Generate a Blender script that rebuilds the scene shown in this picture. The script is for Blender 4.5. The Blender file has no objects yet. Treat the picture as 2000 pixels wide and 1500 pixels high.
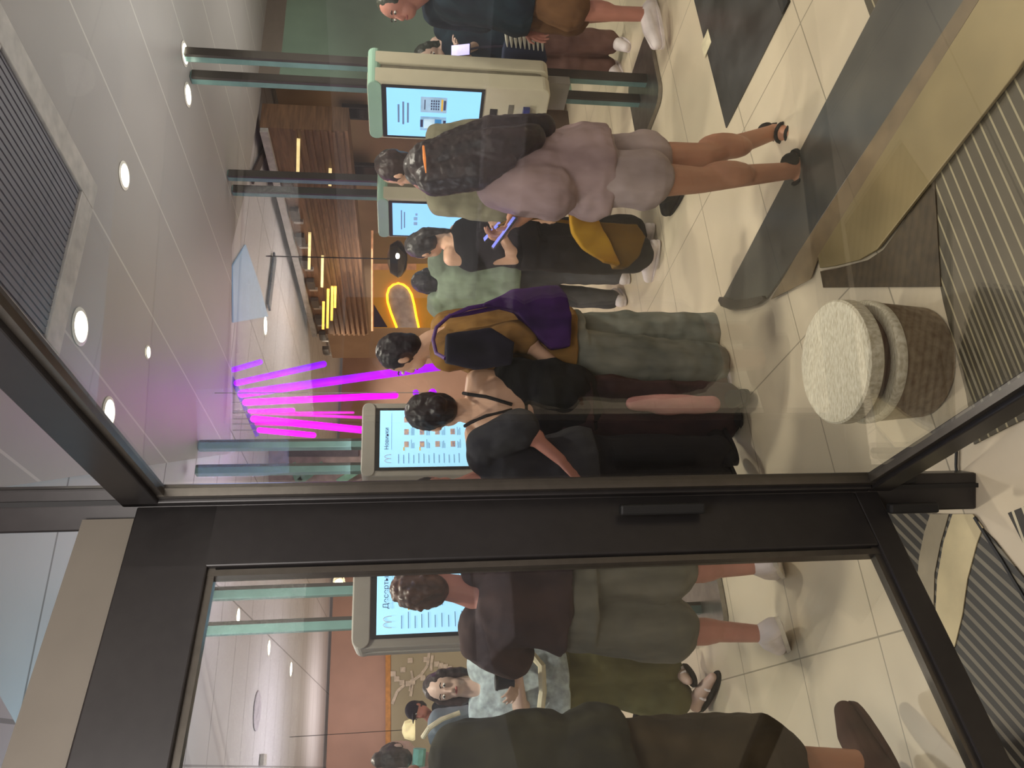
import bpy, bmesh, math, random
from mathutils import Vector as V, Matrix, Quaternion
random.seed(7)
SC = bpy.context.scene
COL = SC.collection
PI = math.pi
# ---------------------------------------------------------------- camera geometry (turned on its side)
FPX = 1490.0; HC = 1.6; TP = math.atan(210 / FPX); CT, ST = math.cos(TP), math.sin(TP)
CZ = 2.92                                   # ceiling height
def ray(x, y):
    a = (750 - y) / FPX; b = (x - 1000) / FPX
    return V((a, CT - b * ST, -ST - b * CT))
EYE = V((0, 0, HC))
def atz(x, y, z=0.0):
    r = ray(x, y); return EYE + r * ((z - HC) / r.z)
def aty(x, y, Y):
    r = ray(x, y); return EYE + r * (Y / r.y)
def onplane(x, y, p0, n):
    r = ray(x, y); return EYE + r * ((p0 - EYE).dot(n) / r.dot(n))
TH = math.radians(26.5)
A = V((math.cos(TH), math.sin(TH), 0)); B = V((-math.sin(TH), math.cos(TH), 0)); UP = V((0, 0, 1))

cam = bpy.data.cameras.new('camera'); camo = bpy.data.objects.new('camera', cam); COL.objects.link(camo)
fw = V((0, CT, -ST)); dn = V((0, -ST, -CT)); rt = V((1, 0, 0))
m = Matrix.Identity(4)
for i, c in enumerate((dn, rt, -fw)):
    for j in range(3): m[j][i] = c[j]
m.translation = EYE; camo.matrix_world = m
cam.sensor_fit = 'HORIZONTAL'; cam.sensor_width = 36; cam.lens = 36 * FPX / 2000; cam.clip_start = 0.02
SC.camera = camo
SC.view_settings.view_transform = 'Standard'; SC.view_settings.look = 'None'; SC.view_settings.exposure = 0.0
SC.cycles.max_bounces = 8; SC.cycles.transparent_max_bounces = 16; SC.cycles.caustics_reflective = False

# ---------------------------------------------------------------- materials
def lin(c):
    return tuple(((v / 255) / 12.92 if v / 255 <= 0.04045 else ((v / 255 + 0.055) / 1.055) ** 2.4) for v in c)
MATS = {}
def mat(name, rgb, rough=0.6, metal=0.0, var=0.12, scale=14.0, bump=0.0, emit=0.0, stretch=None, spec=0.5, rgb2=None):
    if name in MATS: return MATS[name]
    M = bpy.data.materials.new(name); M.use_nodes = True; nt = M.node_tree; N = nt.nodes; L = nt.links
    bs = N['Principled BSDF']; c = lin(rgb); c2 = lin(rgb2) if rgb2 else tuple(v * (1 - 2 * var) for v in c)
    c1 = c if rgb2 else tuple(min(1, v * (1 + var)) for v in c)
    tc = N.new('ShaderNodeTexCoord'); mp = N.new('ShaderNodeMapping'); no = N.new('ShaderNodeTexNoise'); rp = N.new('ShaderNodeValToRGB')
    if stretch: mp.inputs['Scale'].default_value = stretch
    no.inputs['Scale'].default_value = scale; no.inputs['Detail'].default_value = 4
    rp.color_ramp.elements[0].position = 0.32; rp.color_ramp.elements[1].position = 0.68
    rp.color_ramp.elements[0].color = (*c2, 1); rp.color_ramp.elements[1].color = (*c1, 1)
    L.new(tc.outputs['Object'], mp.inputs['Vector']); L.new(mp.outputs['Vector'], no.inputs['Vector']); L.new(no.outputs['Fac'], rp.inputs['Fac'])
    L.new(rp.outputs['Color'], bs.inputs['Base Color'])
    bs.inputs['Roughness'].default_value = rough; bs.inputs['Metallic'].default_value = metal; bs.inputs['Specular IOR Level'].default_value = spec
    if emit:
        L.new(rp.outputs['Color'], bs.inputs['Emission Color']); bs.inputs['Emission Strength'].default_value = emit
    if bump:
        bp = N.new('ShaderNodeBump'); bp.inputs['Strength'].default_value = bump; bp.inputs['Distance'].default_value = 0.01
        L.new(no.outputs['Fac'], bp.inputs['Height']); L.new(bp.outputs['Normal'], bs.inputs['Normal'])
    MATS[name] = M; return M
def glow(name, rgb, s):
    return mat(name, rgb, 0.5, 0, 0.02, 3, 0, s)
def math_node(N, L, op, a, b=None):
    n = N.new('ShaderNodeMath'); n.operation = op
    for i, v in enumerate((a, b)):
        if v is None: continue
        if isinstance(v, (int, float)): n.inputs[i].default_value = v
        else: L.new(v, n.inputs[i])
    return n.outputs[0]
def dot_node(N, L, src, vec):
    n = N.new('ShaderNodeVectorMath'); n.operation = 'DOT_PRODUCT'; L.new(src, n.inputs[0]); n.inputs[1].default_value = vec
    return n.outputs['Value']
def grid_mat(name, rgb, line, du, dv, pu, pv, w, rough, var=0.1, dirs=None, lines=(1, 1), nscale=3.0):
    """panels or tiles laid along the room's two axes"""
    M = bpy.data.materials.new(name); M.use_nodes = True; nt = M.node_tree; N = nt.nodes; L = nt.links; bs = N['Principled BSDF']
    g = N.new('ShaderNodeNewGeometry'); a_, b_ = dirs or (A, B)
    def seam(vec, d, p):
        u = math_node(N, L, 'SUBTRACT', dot_node(N, L, g.outputs['Position'], vec), p)
        u = math_node(N, L, 'FRACT', math_node(N, L, 'DIVIDE', u, d))
        u = math_node(N, L, 'ABSOLUTE', math_node(N, L, 'SUBTRACT', u, 0.5))
        return math_node(N, L, 'GREATER_THAN', u, 0.5 - 0.5 * w / d)
    s = None
    if lines[0]: s = seam(a_, du, pu)
    if lines[1]:
        s2 = seam(b_, dv, pv); s = s2 if s is None else math_node(N, L, 'MAXIMUM', s, s2)
    no = N.new('ShaderNodeTexNoise'); no.inputs['Scale'].default_value = nscale; no.inputs['Detail'].default_value = 6
    L.new(g.outputs['Position'], no.inputs['Vector'])
    rp = N.new('ShaderNodeValToRGB'); c = lin(rgb); rp.color_ramp.elements[0].position = 0.3; rp.color_ramp.elements[1].position = 0.7
    rp.color_ramp.elements[0].color = (*[v * (1 - var) for v in c], 1); rp.color_ramp.elements[1].color = (*[min(1, v * (1 + var)) for v in c], 1)
    L.new(no.outputs['Fac'], rp.inputs['Fac'])
    mx = N.new('ShaderNodeMix'); mx.data_type = 'RGBA'; L.new(s, mx.inputs['Factor']); L.new(rp.outputs['Color'], mx.inputs['A'])
    mx.inputs['B'].default_value = (*lin(line), 1); L.new(mx.outputs['Result'], bs.inputs['Base Color'])
    bs.inputs['Roughness'].default_value = rough
    MATS[name] = M; return M
def glass_mat(name, tint, refl=1.0):
    M = bpy.data.materials.new(name); M.use_nodes = True; nt = M.node_tree; N = nt.nodes; L = nt.links
    N.remove(N['Principled BSDF']); out = N['Material Output']
    t = N.new('ShaderNodeBsdfTransparent'); t.inputs[0].default_value = (*tint, 1)
    g = N.new('ShaderNodeBsdfGlossy'); g.inputs['Roughness'].default_value = 0.01; g.inputs['Color'].default_value = (1, 1, 1, 1)
    ge = N.new('ShaderNodeNewGeometry'); dp = N.new('ShaderNodeVectorMath'); dp.operation = 'DOT_PRODUCT'
    L.new(ge.outputs['Incoming'], dp.inputs[0]); L.new(ge.outputs['Normal'], dp.inputs[1])
    c = math_node(N, L, 'SUBTRACT', 1.0, math_node(N, L, 'ABSOLUTE', dp.outputs['Value']))
    f2 = math_node(N, L, 'ADD', math_node(N, L, 'MULTIPLY', math_node(N, L, 'POWER', c, 5.0), 0.96 * refl), 0.04 * refl)
    mx = N.new('ShaderNodeMixShader'); L.new(f2, mx.inputs[0]); L.new(t.outputs[0], mx.inputs[1]); L.new(g.outputs[0], mx.inputs[2])
    L.new(mx.outputs[0], out.inputs['Surface']); MATS[name] = M; return M

# ---------------------------------------------------------------- mesh helpers
def frame(d, hint=UP):
    d = d.normalized(); s = d.cross(hint)
    if s.length < 1e-4: s = d.cross(V((1, 0, 0)))
    s.normalize(); return s, s.cross(d).normalized()
def ring(bm, c, u, v, ru, rv, n=16, ex=1.0):
    vs = []
    for i in range(n):
        a = 2 * PI * i / n; ca, sa = math.cos(a), math.sin(a)
        if ex != 1.0: ca = math.copysign(abs(ca) ** ex, ca); sa = math.copysign(abs(sa) ** ex, sa)
        vs.append(bm.verts.new(c + u * (ca * ru) + v * (sa * rv)))
    return vs
def skin(bm, rings, caps=True):
    for r0, r1 in zip(rings, rings[1:]):
        n = len(r0)
        for i in range(n):
            bm.faces.new((r0[i], r0[(i + 1) % n], r1[(i + 1) % n], r1[i]))
    if caps:
        bm.faces.new(rings[0][::-1]); bm.faces.new(rings[-1])
def loft(bm, secs, n=16, ex=1.0):
    """secs: (centre, u, v, ru, rv)"""
    skin(bm, [ring(bm, *s, n=n, ex=ex) for s in secs])
def tube(bm, pts, r, n=10):
    pts = [V(p) for p in pts]
    rs = r if isinstance(r, (list, tuple)) else [r] * len(pts)
    rings = []
    for i, p in enumerate(pts):
        d = (pts[min(i + 1, len(pts) - 1)] - pts[max(i - 1, 0)])
        s, t = frame(d, V((0.13, 0.21, 0.97)) if abs(d.normalized().z) < 0.95 else V((0, 1, 0)))
        if rings and (s.dot(ps) < 0): s, t = -s, -t
        ps = s
        rings.append(ring(bm, p, s, t, rs[i], rs[i], n))
    skin(bm, rings)
def ball(bm, c, rx, ry, rz, u=V((1, 0, 0)), v=V((0, 1, 0)), w=UP, n=14, k=9):
    rings = []
    for j in range(1, k):
        a = -PI / 2 + PI * j / k
        rings.append(ring(bm, c + w * (math.sin(a) * rz), u, v, rx * math.cos(a), ry * math.cos(a), n))
    skin(bm, rings, caps=False)
    b = bm.verts.new(c - w * rz); t = bm.verts.new(c + w * rz)
    for i in range(n):
        bm.faces.new((b, rings[0][(i + 1) % n], rings[0][i])); bm.faces.new((t, rings[-1][i], rings[-1][(i + 1) % n]))
def capsule(bm, p, q, r0, r1, n=12):
    d = q - p
    if d.length < 1e-4: return
    w = d.normalized(); u, v = frame(w)
    secs = []
    for j in range(1, 5): a = PI / 2 * j / 4 - PI / 2; secs.append((p + w * (math.sin(a) * r0), u, v, max(1e-4, r0 * math.cos(a)), max(1e-4, r0 * math.cos(a))))
    for j in range(0, 4): a = PI / 2 * j / 4; secs.append((q + w * (math.sin(a) * r1), u, v, r1 * math.cos(a), r1 * math.cos(a)))
    loft(bm, secs, n)
def limb(bm, pts, rs):
    for i in range(len(pts) - 1): capsule(bm, pts[i], pts[i + 1], rs[i], rs[i + 1])
def box(bm, c, u, v, w, su, sv, sw):
    """box centred c with half sizes along axes u v w"""
    c = V(c); P = [c + u * (a * su) + v * (b * sv) + w * (k * sw) for k in (-1, 1) for a, b in ((-1, -1), (1, -1), (1, 1), (-1, 1))]
    vs = [bm.verts.new(p) for p in P]
    for f in ((3, 2, 1, 0), (4, 5, 6, 7), (0, 1, 5, 4), (1, 2, 6, 5), (2, 3, 7, 6), (3, 0, 4, 7)): bm.faces.new([vs[i] for i in f])
X, Y = V((1, 0, 0)), V((0, 1, 0))
def lbox(bm, x0, y0, z0, x1, y1, z1):
    box(bm, ((x0 + x1) / 2, (y0 + y1) / 2, (z0 + z1) / 2), X, Y, UP, abs(x1 - x0) / 2, abs(y1 - y0) / 2, abs(z1 - z0) / 2)
def bar(bm, p, q, w, h, hint=UP):
    p, q = V(p), V(q); d = (q - p); s, t = frame(d, hint); box(bm, (p + q) / 2, d.normalized(), s, t, d.length / 2, w / 2, h / 2)
def prism(bm, pts, ext):
    a = [bm.verts.new(V(p)) for p in pts]; b = [bm.verts.new(V(p) + ext) for p in pts]; n = len(a)
    bm.faces.new(a[::-1]); bm.faces.new(b)
    for i in range(n): bm.faces.new((a[i], a[(i + 1) % n], b[(i + 1) % n], b[i]))
def lathe(bm, c, prof, n=40):
    loft(bm, [(V(c) + UP * z, X, Y, r, r) for r, z in prof], n)
def rrect(w, h, r, z0=0, k=5):
    out = []
    for cx, cz, a0 in ((w / 2 - r, z0 + r, -PI / 2), (w / 2 - r, z0 + h - r, 0), (-w / 2 + r, z0 + h - r, PI / 2), (-w / 2 + r, z0 + r, PI)):
        for i in range(k + 1):
            a = a0 + PI / 2 * i / k; out.append((cx + r * math.cos(a), cz + r * math.sin(a)))
    return out
def BM(): return bmesh.new()
def link(name, me, m, parent=None, local=False):
    o = bpy.data.objects.new(name, me); COL.objects.link(o)
    if m: me.materials.append(m)
    if parent:
        o.parent = parent
        if not local:
            r = parent
            mw = Matrix.Identity(4)
            while r is not None:
                r = r.parent
            o.matrix_parent_inverse = world_of(parent).inverted()
    return o
def world_of(o):
    mw = o.matrix_basis.copy()
    if o.parent: mw = world_of(o.parent) @ o.matrix_parent_inverse @ mw
    return mw
def obj(name, bm, m, parent=None, local=False, bevel=0.0, smooth=False, ang=40):
    bmesh.ops.recalc_face_normals(bm, faces=bm.faces[:])
    me = bpy.data.meshes.new(name); bm.to_mesh(me); bm.free()
    if smooth:
        me.polygons.foreach_set('use_smooth', [True] * len(me.polygons))
        if ang < 180: me.set_sharp_from_angle(angle=math.radians(ang))
    o = link(name, me, m, parent, local)
    if bevel:
        b = o.modifiers.new('bevel', 'BEVEL'); b.width = bevel; b.segments = 2; b.limit_method = 'ANGLE'
    return o
def tag(o, label, cat, group=None):
    o['label'] = label; o['category'] = cat
    if group: o['group'] = group
    return o
def thing(name, label, cat, loc, rz=0.0, group=None):
    o = bpy.data.objects.new(name, None); COL.objects.link(o); o.location = loc; o.rotation_euler = (0, 0, rz); o.empty_display_size = 0.1
    return tag(o, label, cat, group)
def struct(name, bm, m, parent=None, **k):
    o = obj(name, bm, m, parent, **k)
    if parent is None: o['kind'] = 'structure'
    return o
def remesh(bm, vox, smooth=2, disp=0.0, dscale=0.1):
    bmesh.ops.recalc_face_normals(bm, faces=bm.faces[:])
    me = bpy.data.meshes.new('tmp'); bm.to_mesh(me); bm.free()
    o = bpy.data.objects.new('tmp', me); COL.objects.link(o)
    r = o.modifiers.new('r', 'REMESH'); r.mode = 'VOXEL'; r.voxel_size = vox; r.use_smooth_shade = True
    if smooth:
        s = o.modifiers.new('s', 'SMOOTH'); s.iterations = smooth; s.factor = 0.5
    if disp:
        t = bpy.data.textures.get('folds%.2f' % dscale) or bpy.data.textures.new('folds%.2f' % dscale, 'CLOUDS'); t.noise_scale = dscale; t.noise_depth = 1
        d = o.modifiers.new('d', 'DISPLACE'); d.texture = t; d.strength = disp; d.mid_level = 0.45; d.texture_coords = 'LOCAL'
    dg = bpy.context.evaluated_depsgraph_get(); dg.update()
    out = bpy.data.meshes.new_from_object(o.evaluated_get(dg))
    bpy.data.objects.remove(o); bpy.data.meshes.remove(me); out.materials.clear(); return out
def rm(name, bm, m, parent, vox, smooth=2, disp=0.0, dscale=0.1):
    me = remesh(bm, vox, smooth, disp, dscale); me.name = name
    return link(name, me, m, parent)

# ================================================================= MATERIALS
DARK = mat('dark_bronze_frame', (50, 47, 46), 0.36, 0.35, 0.05, 30)
DARK2 = mat('dark_frame_edge', (92, 86, 78), 0.3, 0.6, 0.05, 30)
BLACK = mat('black_rubber', (20, 19, 18), 0.6, 0, 0.05)
TAUPE = mat('taupe_board', (108, 101, 90), 0.6, 0, 0.04, 5)
GLASS = glass_mat('door_glass', (0.97, 0.975, 0.96), 1.0)
FLOOR = grid_mat('beige_floor_tile', (206, 192, 166), (150, 140, 120), 1.16, 0.58, 0.3, 2.535, 0.006, 0.32, 0.07)
CEIL_R = grid_mat('grey_ceiling_panel', (150, 147, 146), (182, 179, 176), 0.6, 9, 0.42, 0, 0.012, 0.45, 0.03, lines=(1, 0))
CEIL_L = grid_mat('pale_ceiling_tile', (188, 186, 192), (120, 118, 122), 1.2, 0.6, 0.1, 0.2, 0.014, 0.5, 0.03)
PINKC = grid_mat('pinkish_canopy_panel', (186, 168, 172), (140, 126, 128), 0.9, 0.6, 0.2, 0.35, 0.014, 0.5, 0.03)
SALMON = mat('salmon_wall', (186, 146, 130), 0.6, 0, 0.05, 2)
TAN = mat('tan_wall', (188, 156, 128), 0.55, 0, 0.06, 2)
WOOD = mat('brown_slat_wood', (118, 88, 66), 0.4, 0, 0.2, 4, stretch=(1, 1, 12))
GREEN = mat('green_grey_wall', (138, 164, 146), 0.25, 0, 0.08, 1.5)
CREAM = mat('cream_plastic', (206, 200, 176), 0.35, 0, 0.02)
MINT = mat('mint_plastic', (160, 200, 180), 0.3, 0, 0.02)
GREYP = mat('grey_plastic', (150, 146, 138), 0.4, 0, 0.02)
TEAL = mat('teal_pole', (116, 150, 146), 0.25, 0.2, 0.05)
POLED = mat('dark_pole_edge', (70, 66, 62), 0.35, 0.2, 0.05)
SCREEN = glow('blue_screen', (138, 205, 250), 0.95)
SCREEN2 = glow('pale_cyan_screen', (160, 218, 248), 0.98)
INK = mat('navy_ink', (58, 70, 120), 0.5, 0, 0.03)
INK2 = mat('grey_blue_ink', (118, 150, 190), 0.5, 0, 0.03, emit=0.25)
PHOTO = mat('food_photo', (228, 190, 150), 0.5, 0, 0.2, 60, emit=0.35, rgb2=(150, 140, 170))
YEL = mat('yellow_dot', (235, 190, 70), 0.5, 0, 0.05, emit=0.4)
ARCHG = mat('pale_arch_ink', (176, 176, 186), 0.5, 0, 0.03, emit=0.35)
WHITE_E = glow('white_lamp', (255, 246, 226), 9.0)
METAL = mat('brushed_steel', (150, 146, 140), 0.3, 0.9, 0.08, 20)

# ================================================================= ROOM
bm = BM(); prism(bm, [V((-14, -4, -0.08)), V((16, -4, -0.08)), V((16, 22, -0.08)), V((-14, 22, -0.08))], UP * 0.08)
struct('floor', bm, FLOOR)
# back wall (along A)
pw = atz(643, 1350, CZ); nw = B
def wallA(p0, t0, t1, z0, z1, th=0.12):
    b = BM(); q = V((p0.x, p0.y, 0)); prism(b, [q + A * t0 + UP * z0, q + A * t1 + UP * z0, q + A * t1 + UP * z1, q + A * t0 + UP * z1], B * th); return b
struct('wall_back', wallA(pw, -10, 16, 0, CZ), SALMON)
# fascia line (along B) on the counter side
f0 = atz(525, 311, CZ - 0.02); f1 = atz(608, 640, CZ - 0.02)
bdir = (f1 - f0).normalized()
fstart = f0 - bdir * 0.45; fend = f1 + bdir * 0.2
# tan wall behind the counter
b = BM(); q0 = fstart + A * 1.0; q1 = fend + A * 1.0 + bdir * 3
prism(b, [V((q0.x, q0.y, 0)), V((q1.x, q1.y, 0)), V((q1.x, q1.y, CZ)), V((q0.x, q0.y, CZ))], A * 0.12); struct('wall_counter', b, TAN)
# green-grey wall on the far side of the queue
pg = aty(545, 152, 7.2)
b = BM(); q = V((pg.x, pg.y, 0)); zt = pg.z
prism(b, [q, q + A * 7, q + A * 7 + UP * zt, q + UP * zt], B * 0.1); struct('wall_right', b, GREEN)
b = BM(); prism(b, [q + UP * zt, q + A * 7 + UP * zt, q + A * 7 + UP * CZ, q + UP * CZ], B * 0.1); struct('wall_bulkhead', b, mat('bulkhead_grey', (128, 118, 108), 0.5, 0, 0.03))
# ceilings
bl = atz(450, 860, CZ); br = atz(453, 480, CZ); b2 = atz(436, 340, CZ)
pc = V((-0.35, 1.96, CZ))
b = BM(); split = V((bl.x - 0.1, bl.y, CZ))
prism(b, [V((-0.3, 2.0, CZ)), V((9, 0.9, CZ)), V((12, 9, CZ)), V((4.5, 8.5, CZ)), V((br.x + .6, br.y + .55, CZ)), V((br.x, br.y, CZ)), split], UP * 0.05)
struct('ceiling', b, CEIL_R)
b = BM(); prism(b, [V((-14, -1, CZ + 0.055)), V((16, -1, CZ + 0.055)), V((16, 22, CZ + 0.055)), V((-14, 22, CZ + 0.055))], UP * 0.05)
struct('ceiling_back', b, CEIL_L)

# ================================================================= REVOLVING DOOR (corner of two glazed wings)
D0 = V((-0.29, 1.99, 0))                        # shaft
DR = V((0.455, -0.89, 0)).normalized(); DL = V((-0.74, -0.673, 0)).normalized()
door = bpy.data.objects.new('door_1', None); COL.objects.link(door); door.location = D0; door['kind'] = 'structure'; door.empty_display_size = 0.1
door['label'] = 'dark framed glass revolving door seen from inside one compartment'
bm = BM(); lathe(bm, D0, [(0.028, 0), (0.028, 3.3)], 24)
obj('shaft', bm, DARK, door, smooth=True)
def wing(name, dirv, stile, ztop, zth, zbot, zbh, L):
    nrm = dirv.cross(UP).normalized()
    w = bpy.data.objects.new(name, None); COL.objects.link(w); w.parent = door; w.matrix_parent_inverse = Matrix.Translation(-D0); w.location = D0
    s0 = D0 + dirv * 0.02
    b = BM(); box(b, s0 + dirv * (stile / 2) + UP * ((ztop + zth + zbot) / 2), dirv, nrm, UP, stile / 2, 0.024, (ztop + zth - zbot) / 2); obj('stile', b, DARK, w, bevel=0.004)
    b = BM(); box(b, s0 + dirv * (stile + 0.012) + UP * ((ztop + zbot) / 2), dirv, nrm, UP, 0.008, 0.014, (ztop - zbot) / 2); obj('glazing_bead', b, DARK2, w)
    b = BM(); box(b, s0 + dirv * (L / 2) + UP * (ztop + zth / 2), dirv, nrm, UP, L / 2, 0.024, zth / 2); obj('top_rail', b, DARK, w, bevel=0.004)
    b = BM(); box(b, s0 + dirv * (L / 2) + UP * (ztop - 0.008), dirv, nrm, UP, L / 2, 0.012, 0.008); obj('glazing_bead', b, DARK2, w)
    b = BM(); box(b, s0 + dirv * (L / 2) + UP * (zbot - zbh / 2), dirv, nrm, UP, L / 2, 0.024, zbh / 2)
    obj('bottom_rail', b, DARK, w, bevel=0.004)
    b = BM(); box(b, s0 + dirv * (L / 2) + UP * (zbot + 0.008), dirv, nrm, UP, L / 2, 0.012, 0.008); obj('glazing_bead', b, DARK2, w)
    b = BM(); box(b, s0 + dirv * (stile + (L - stile) / 2) + UP * ((ztop + zbot) / 2), dirv, nrm, UP, (L - stile) / 2, 0.004, (ztop - zbot) / 2); obj('glass_pane', b, GLASS, w)
    b = BM(); box(b, s0 + dirv * L + UP * ((ztop + zth + zbot) / 2), dirv, nrm, UP, 0.03, 0.024, (ztop + zth - zbot) / 2 + 0.05); obj('outer_stile', b, DARK, w, bevel=0.004)
    return w
wR = wing('door_wing', DR, 0.035, 2.185, 0.088, 0.33, 0.07, 2.6)
wL = wing('door_wing', DL, 0.178, 2.05, 0.19, 0.372, 0.07, 2.4)
# post body + hinge blocks at the joint
bm = BM(); box(bm, D0 + V((-0.012, -0.01, 1.65)), X, Y, UP, 0.052, 0.03, 1.65); obj('post', bm, DARK, door, bevel=0.006)
bm = BM(); box(bm, D0 + V((0.005, -0.043, 1.65)), X, Y, UP, 0.006, 0.004, 1.65); obj('post_groove', bm, BLACK, door)
for x0, x1, yy in ((1210, 1375, 994), (1735, 1830, 992)):
    za = aty(x0, yy, 1.895); zb = aty(x1, yy, 1.895); bm = BM()
    box(bm, (za + zb) / 2 + V((0, 0, 0)), X, Y, UP, 0.014, 0.012, (za.z - zb.z) / 2); obj('hinge_block', bm, BLACK, door, bevel=0.006)
bm = BM(); box(bm, aty(1745, 935, 1.96), X, Y, UP, 0.012, 0.02, 0.06); obj('hinge_block', bm, BLACK, door, bevel=0.005)
# header board above the wing on the near side, and the canopy ceiling over the compartment
nl = DL.cross(UP).normalized()
bm = BM(); s0 = D0 + DL * 0.06; box(bm, s0 + DL * 1.2 + UP * 2.2995, DL, nl, UP, 1.2, 0.018, 0.058); struct('trim_1', bm, TAUPE)
bm = BM(); prism(bm, [V((-5, -1.0, 2.78)), V((0.58, -1.0, 2.78)), V((0.58, 0.2, 2.78)), V((-0.34, 2.0, 2.78)), V((-2.2, 3.4, 2.78)), V((-5, 3.4, 2.78))], UP * 0.05)
struct('ceiling_canopy', bm, PINKC)

# ================================================================= FLOOR MATS AND FLOOR REFLECTIONS
def floorpoly(pts, z0, z1):
    b = BM(); P = [atz(x, y, 0) for x, y in pts]; prism(b, [V((p.x, p.y, z0)) for p in P], UP * (z1 - z0)); return b
STRIPE_R = grid_mat('grooved_mat_reflection', (74, 66, 48), (160, 149, 116), 1, 0.036, 0, 0.0, 0.006, 0.5, 0.1, lines=(0, 1), nscale=8)
sd = V((0.42, 0.907, 0)).normalized(); sn = V((sd.y, -sd.x, 0))
STRIPE_L = grid_mat('grooved_mat_dark', (46, 43, 36), (112, 105, 88), 1, 0.034, 0, 0, 0.013, 0.5, 0.1, dirs=(sn, sn), lines=(0, 1), nscale=8)
tag(obj('entrance_mat', floorpoly([(1735, 1000), (1895, 1005), (1945, 1055), (2060, 1200), (2300, 1500), (2400, 1900), (2100, 1800), (1990, 1560), (1850, 1260)], 0.0005, 0.006), STRIPE_L),
    'large dark grooved entrance mat crossed by two curved strips', 'mat')
tag(obj('floor_strip', floorpoly([(1822, 1004), (1858, 1004), (1842, 1060), (1830, 1120), (1828, 1205), (1806, 1172), (1795, 1150), (1800, 1090), (1810, 1040)], 0.0065, 0.009), mat('taupe_strip', (150, 138, 112), 0.5, 0, 0.05)),
    'narrow curved taupe strip lying across the dark grooved mat', 'floor strip')
tag(obj('floor_strip', floorpoly([(1866, 1004), (1905, 1004), (1925, 1030), (1913, 1062), (1895, 1130), (1885, 1200), (1870, 1262), (1861, 1274), (1832, 1212), (1836, 1130), (1848, 1060)], 0.0065, 0.0095), mat('beige_strip', (196, 180, 138), 0.5, 0, 0.05)),
    'wider curved beige strip lying across the dark grooved mat', 'floor strip')
tag(obj('entrance_mat', floorpoly([(1845, 590), (1890, 770), (1905, 868), (1960, 840), (2040, 800), (2300, 600), (2300, -300), (1900, -350), (1680, -60), (1690, 0), (1780, 250)], 0.0005, 0.005), STRIPE_R),  # striped mat reflected in the glass, built as a floor piece
    'glass reflection of a pale-lined grooved mat built on the floor beside the round stool', 'mat')
tag(obj('entrance_mat', floorpoly([(1972, 1002), (2100, 950), (2300, 1060), (2200, 1260), (2060, 1175)], 0.0005, 0.006), grid_mat('grooved_mat_end', (52, 48, 42), (200, 190, 160), 1, 0.036, 0, 0.01, 0.009, 0.5, 0.1, lines=(0, 1))),
    'small grooved mat piece with pale lines below the door post', 'mat')
def arc(bm, pts, w, h):
    P = [atz(x, y, 0) for x, y in pts]
    for p, q in zip(P, P[1:]): bar(bm, p + UP * (0.006 + h / 2), q + UP * (0.006 + h / 2), w, h)
bm = BM(); arc(bm, [(1880, 838), (1873, 870), (1872, 910), (1876, 955)], 0.008, 0.004); struct('trim_2', bm, BLACK)
bm = BM(); arc(bm, [(1908, 1010), (1930, 1045), (1960, 1092), (1992, 1145), (2030, 1210)], 0.009, 0.004); struct('trim_3', bm, BLACK)
# glass reflections built as floor pieces: dark slab, brown strips, olive band
SLAB_REFL = mat('dark_grey_reflection', (98, 95, 86), 0.3, 0, 0.12, 2.5, rgb2=(62, 62, 58))
P0, P1 = atz(1432, 575), atz(1745, -45); Q0, Q1 = atz(1512, 575), atz(1905, -20)
endc = atz(1460, 603)
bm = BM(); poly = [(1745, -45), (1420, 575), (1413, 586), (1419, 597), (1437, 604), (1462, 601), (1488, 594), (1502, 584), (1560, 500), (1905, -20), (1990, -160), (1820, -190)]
tag(obj('slab_reflection', floorpoly(poly, 0.0005, 0.012), SLAB_REFL, bevel=0.003), 'long dark grey glass reflection built as a round-ended floor slab near the woman in lilac', 'floor reflection')
tag(obj('slab_reflection_end', floorpoly([(1416, 580), (1413, 587), (1419, 598), (1437, 605), (1462, 602), (1488, 595), (1503, 584), (1500, 578), (1470, 584), (1440, 586)], 0.0125, 0.03), mat('slab_end_reflection', (66, 60, 50), 0.5, 0, 0.1)), 'dark rounded end of the grey reflection slab', 'reflection end')
tag(obj('brown_reflection_strip', floorpoly([(1512, 585), (1590, 545), (1606, 500), (1625, 470), (1935, -20), (1905, -20), (1562, 500)], 0.0125, 0.016), mat('brown_strip', (122, 104, 76), 0.45, 0, 0.1)), 'narrow brown reflection strip between the grey slab and olive band', 'floor strip')
OLIVE = mat('olive_reflection_tone', (146, 130, 92), 0.38, 0.35, 0.06, 6)
tag(obj('olive_reflection', floorpoly([(1608, 500), (1628, 468), (1940, -20), (2110, -20), (2000, 142), (1725, 488), (1690, 508), (1640, 520), (1612, 524)], 0.0125, 0.024), OLIVE, bevel=0.003), 'wide olive glass reflection built as a floor band running diagonally past the stool', 'reflection band')
tag(obj('brown_reflection', floorpoly([(1606, 530), (1640, 524), (1700, 508), (1730, 488), (1830, 350), (1842, 560), (1612, 562)], 0.0005, 0.009), mat('dark_brown_reflection', (74, 60, 38), 0.6, 0, 0.15, 30)), 'dark brown reflection patch between the olive band and the round stool', 'mat')  # dark brown reflection built as a floor piece
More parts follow.
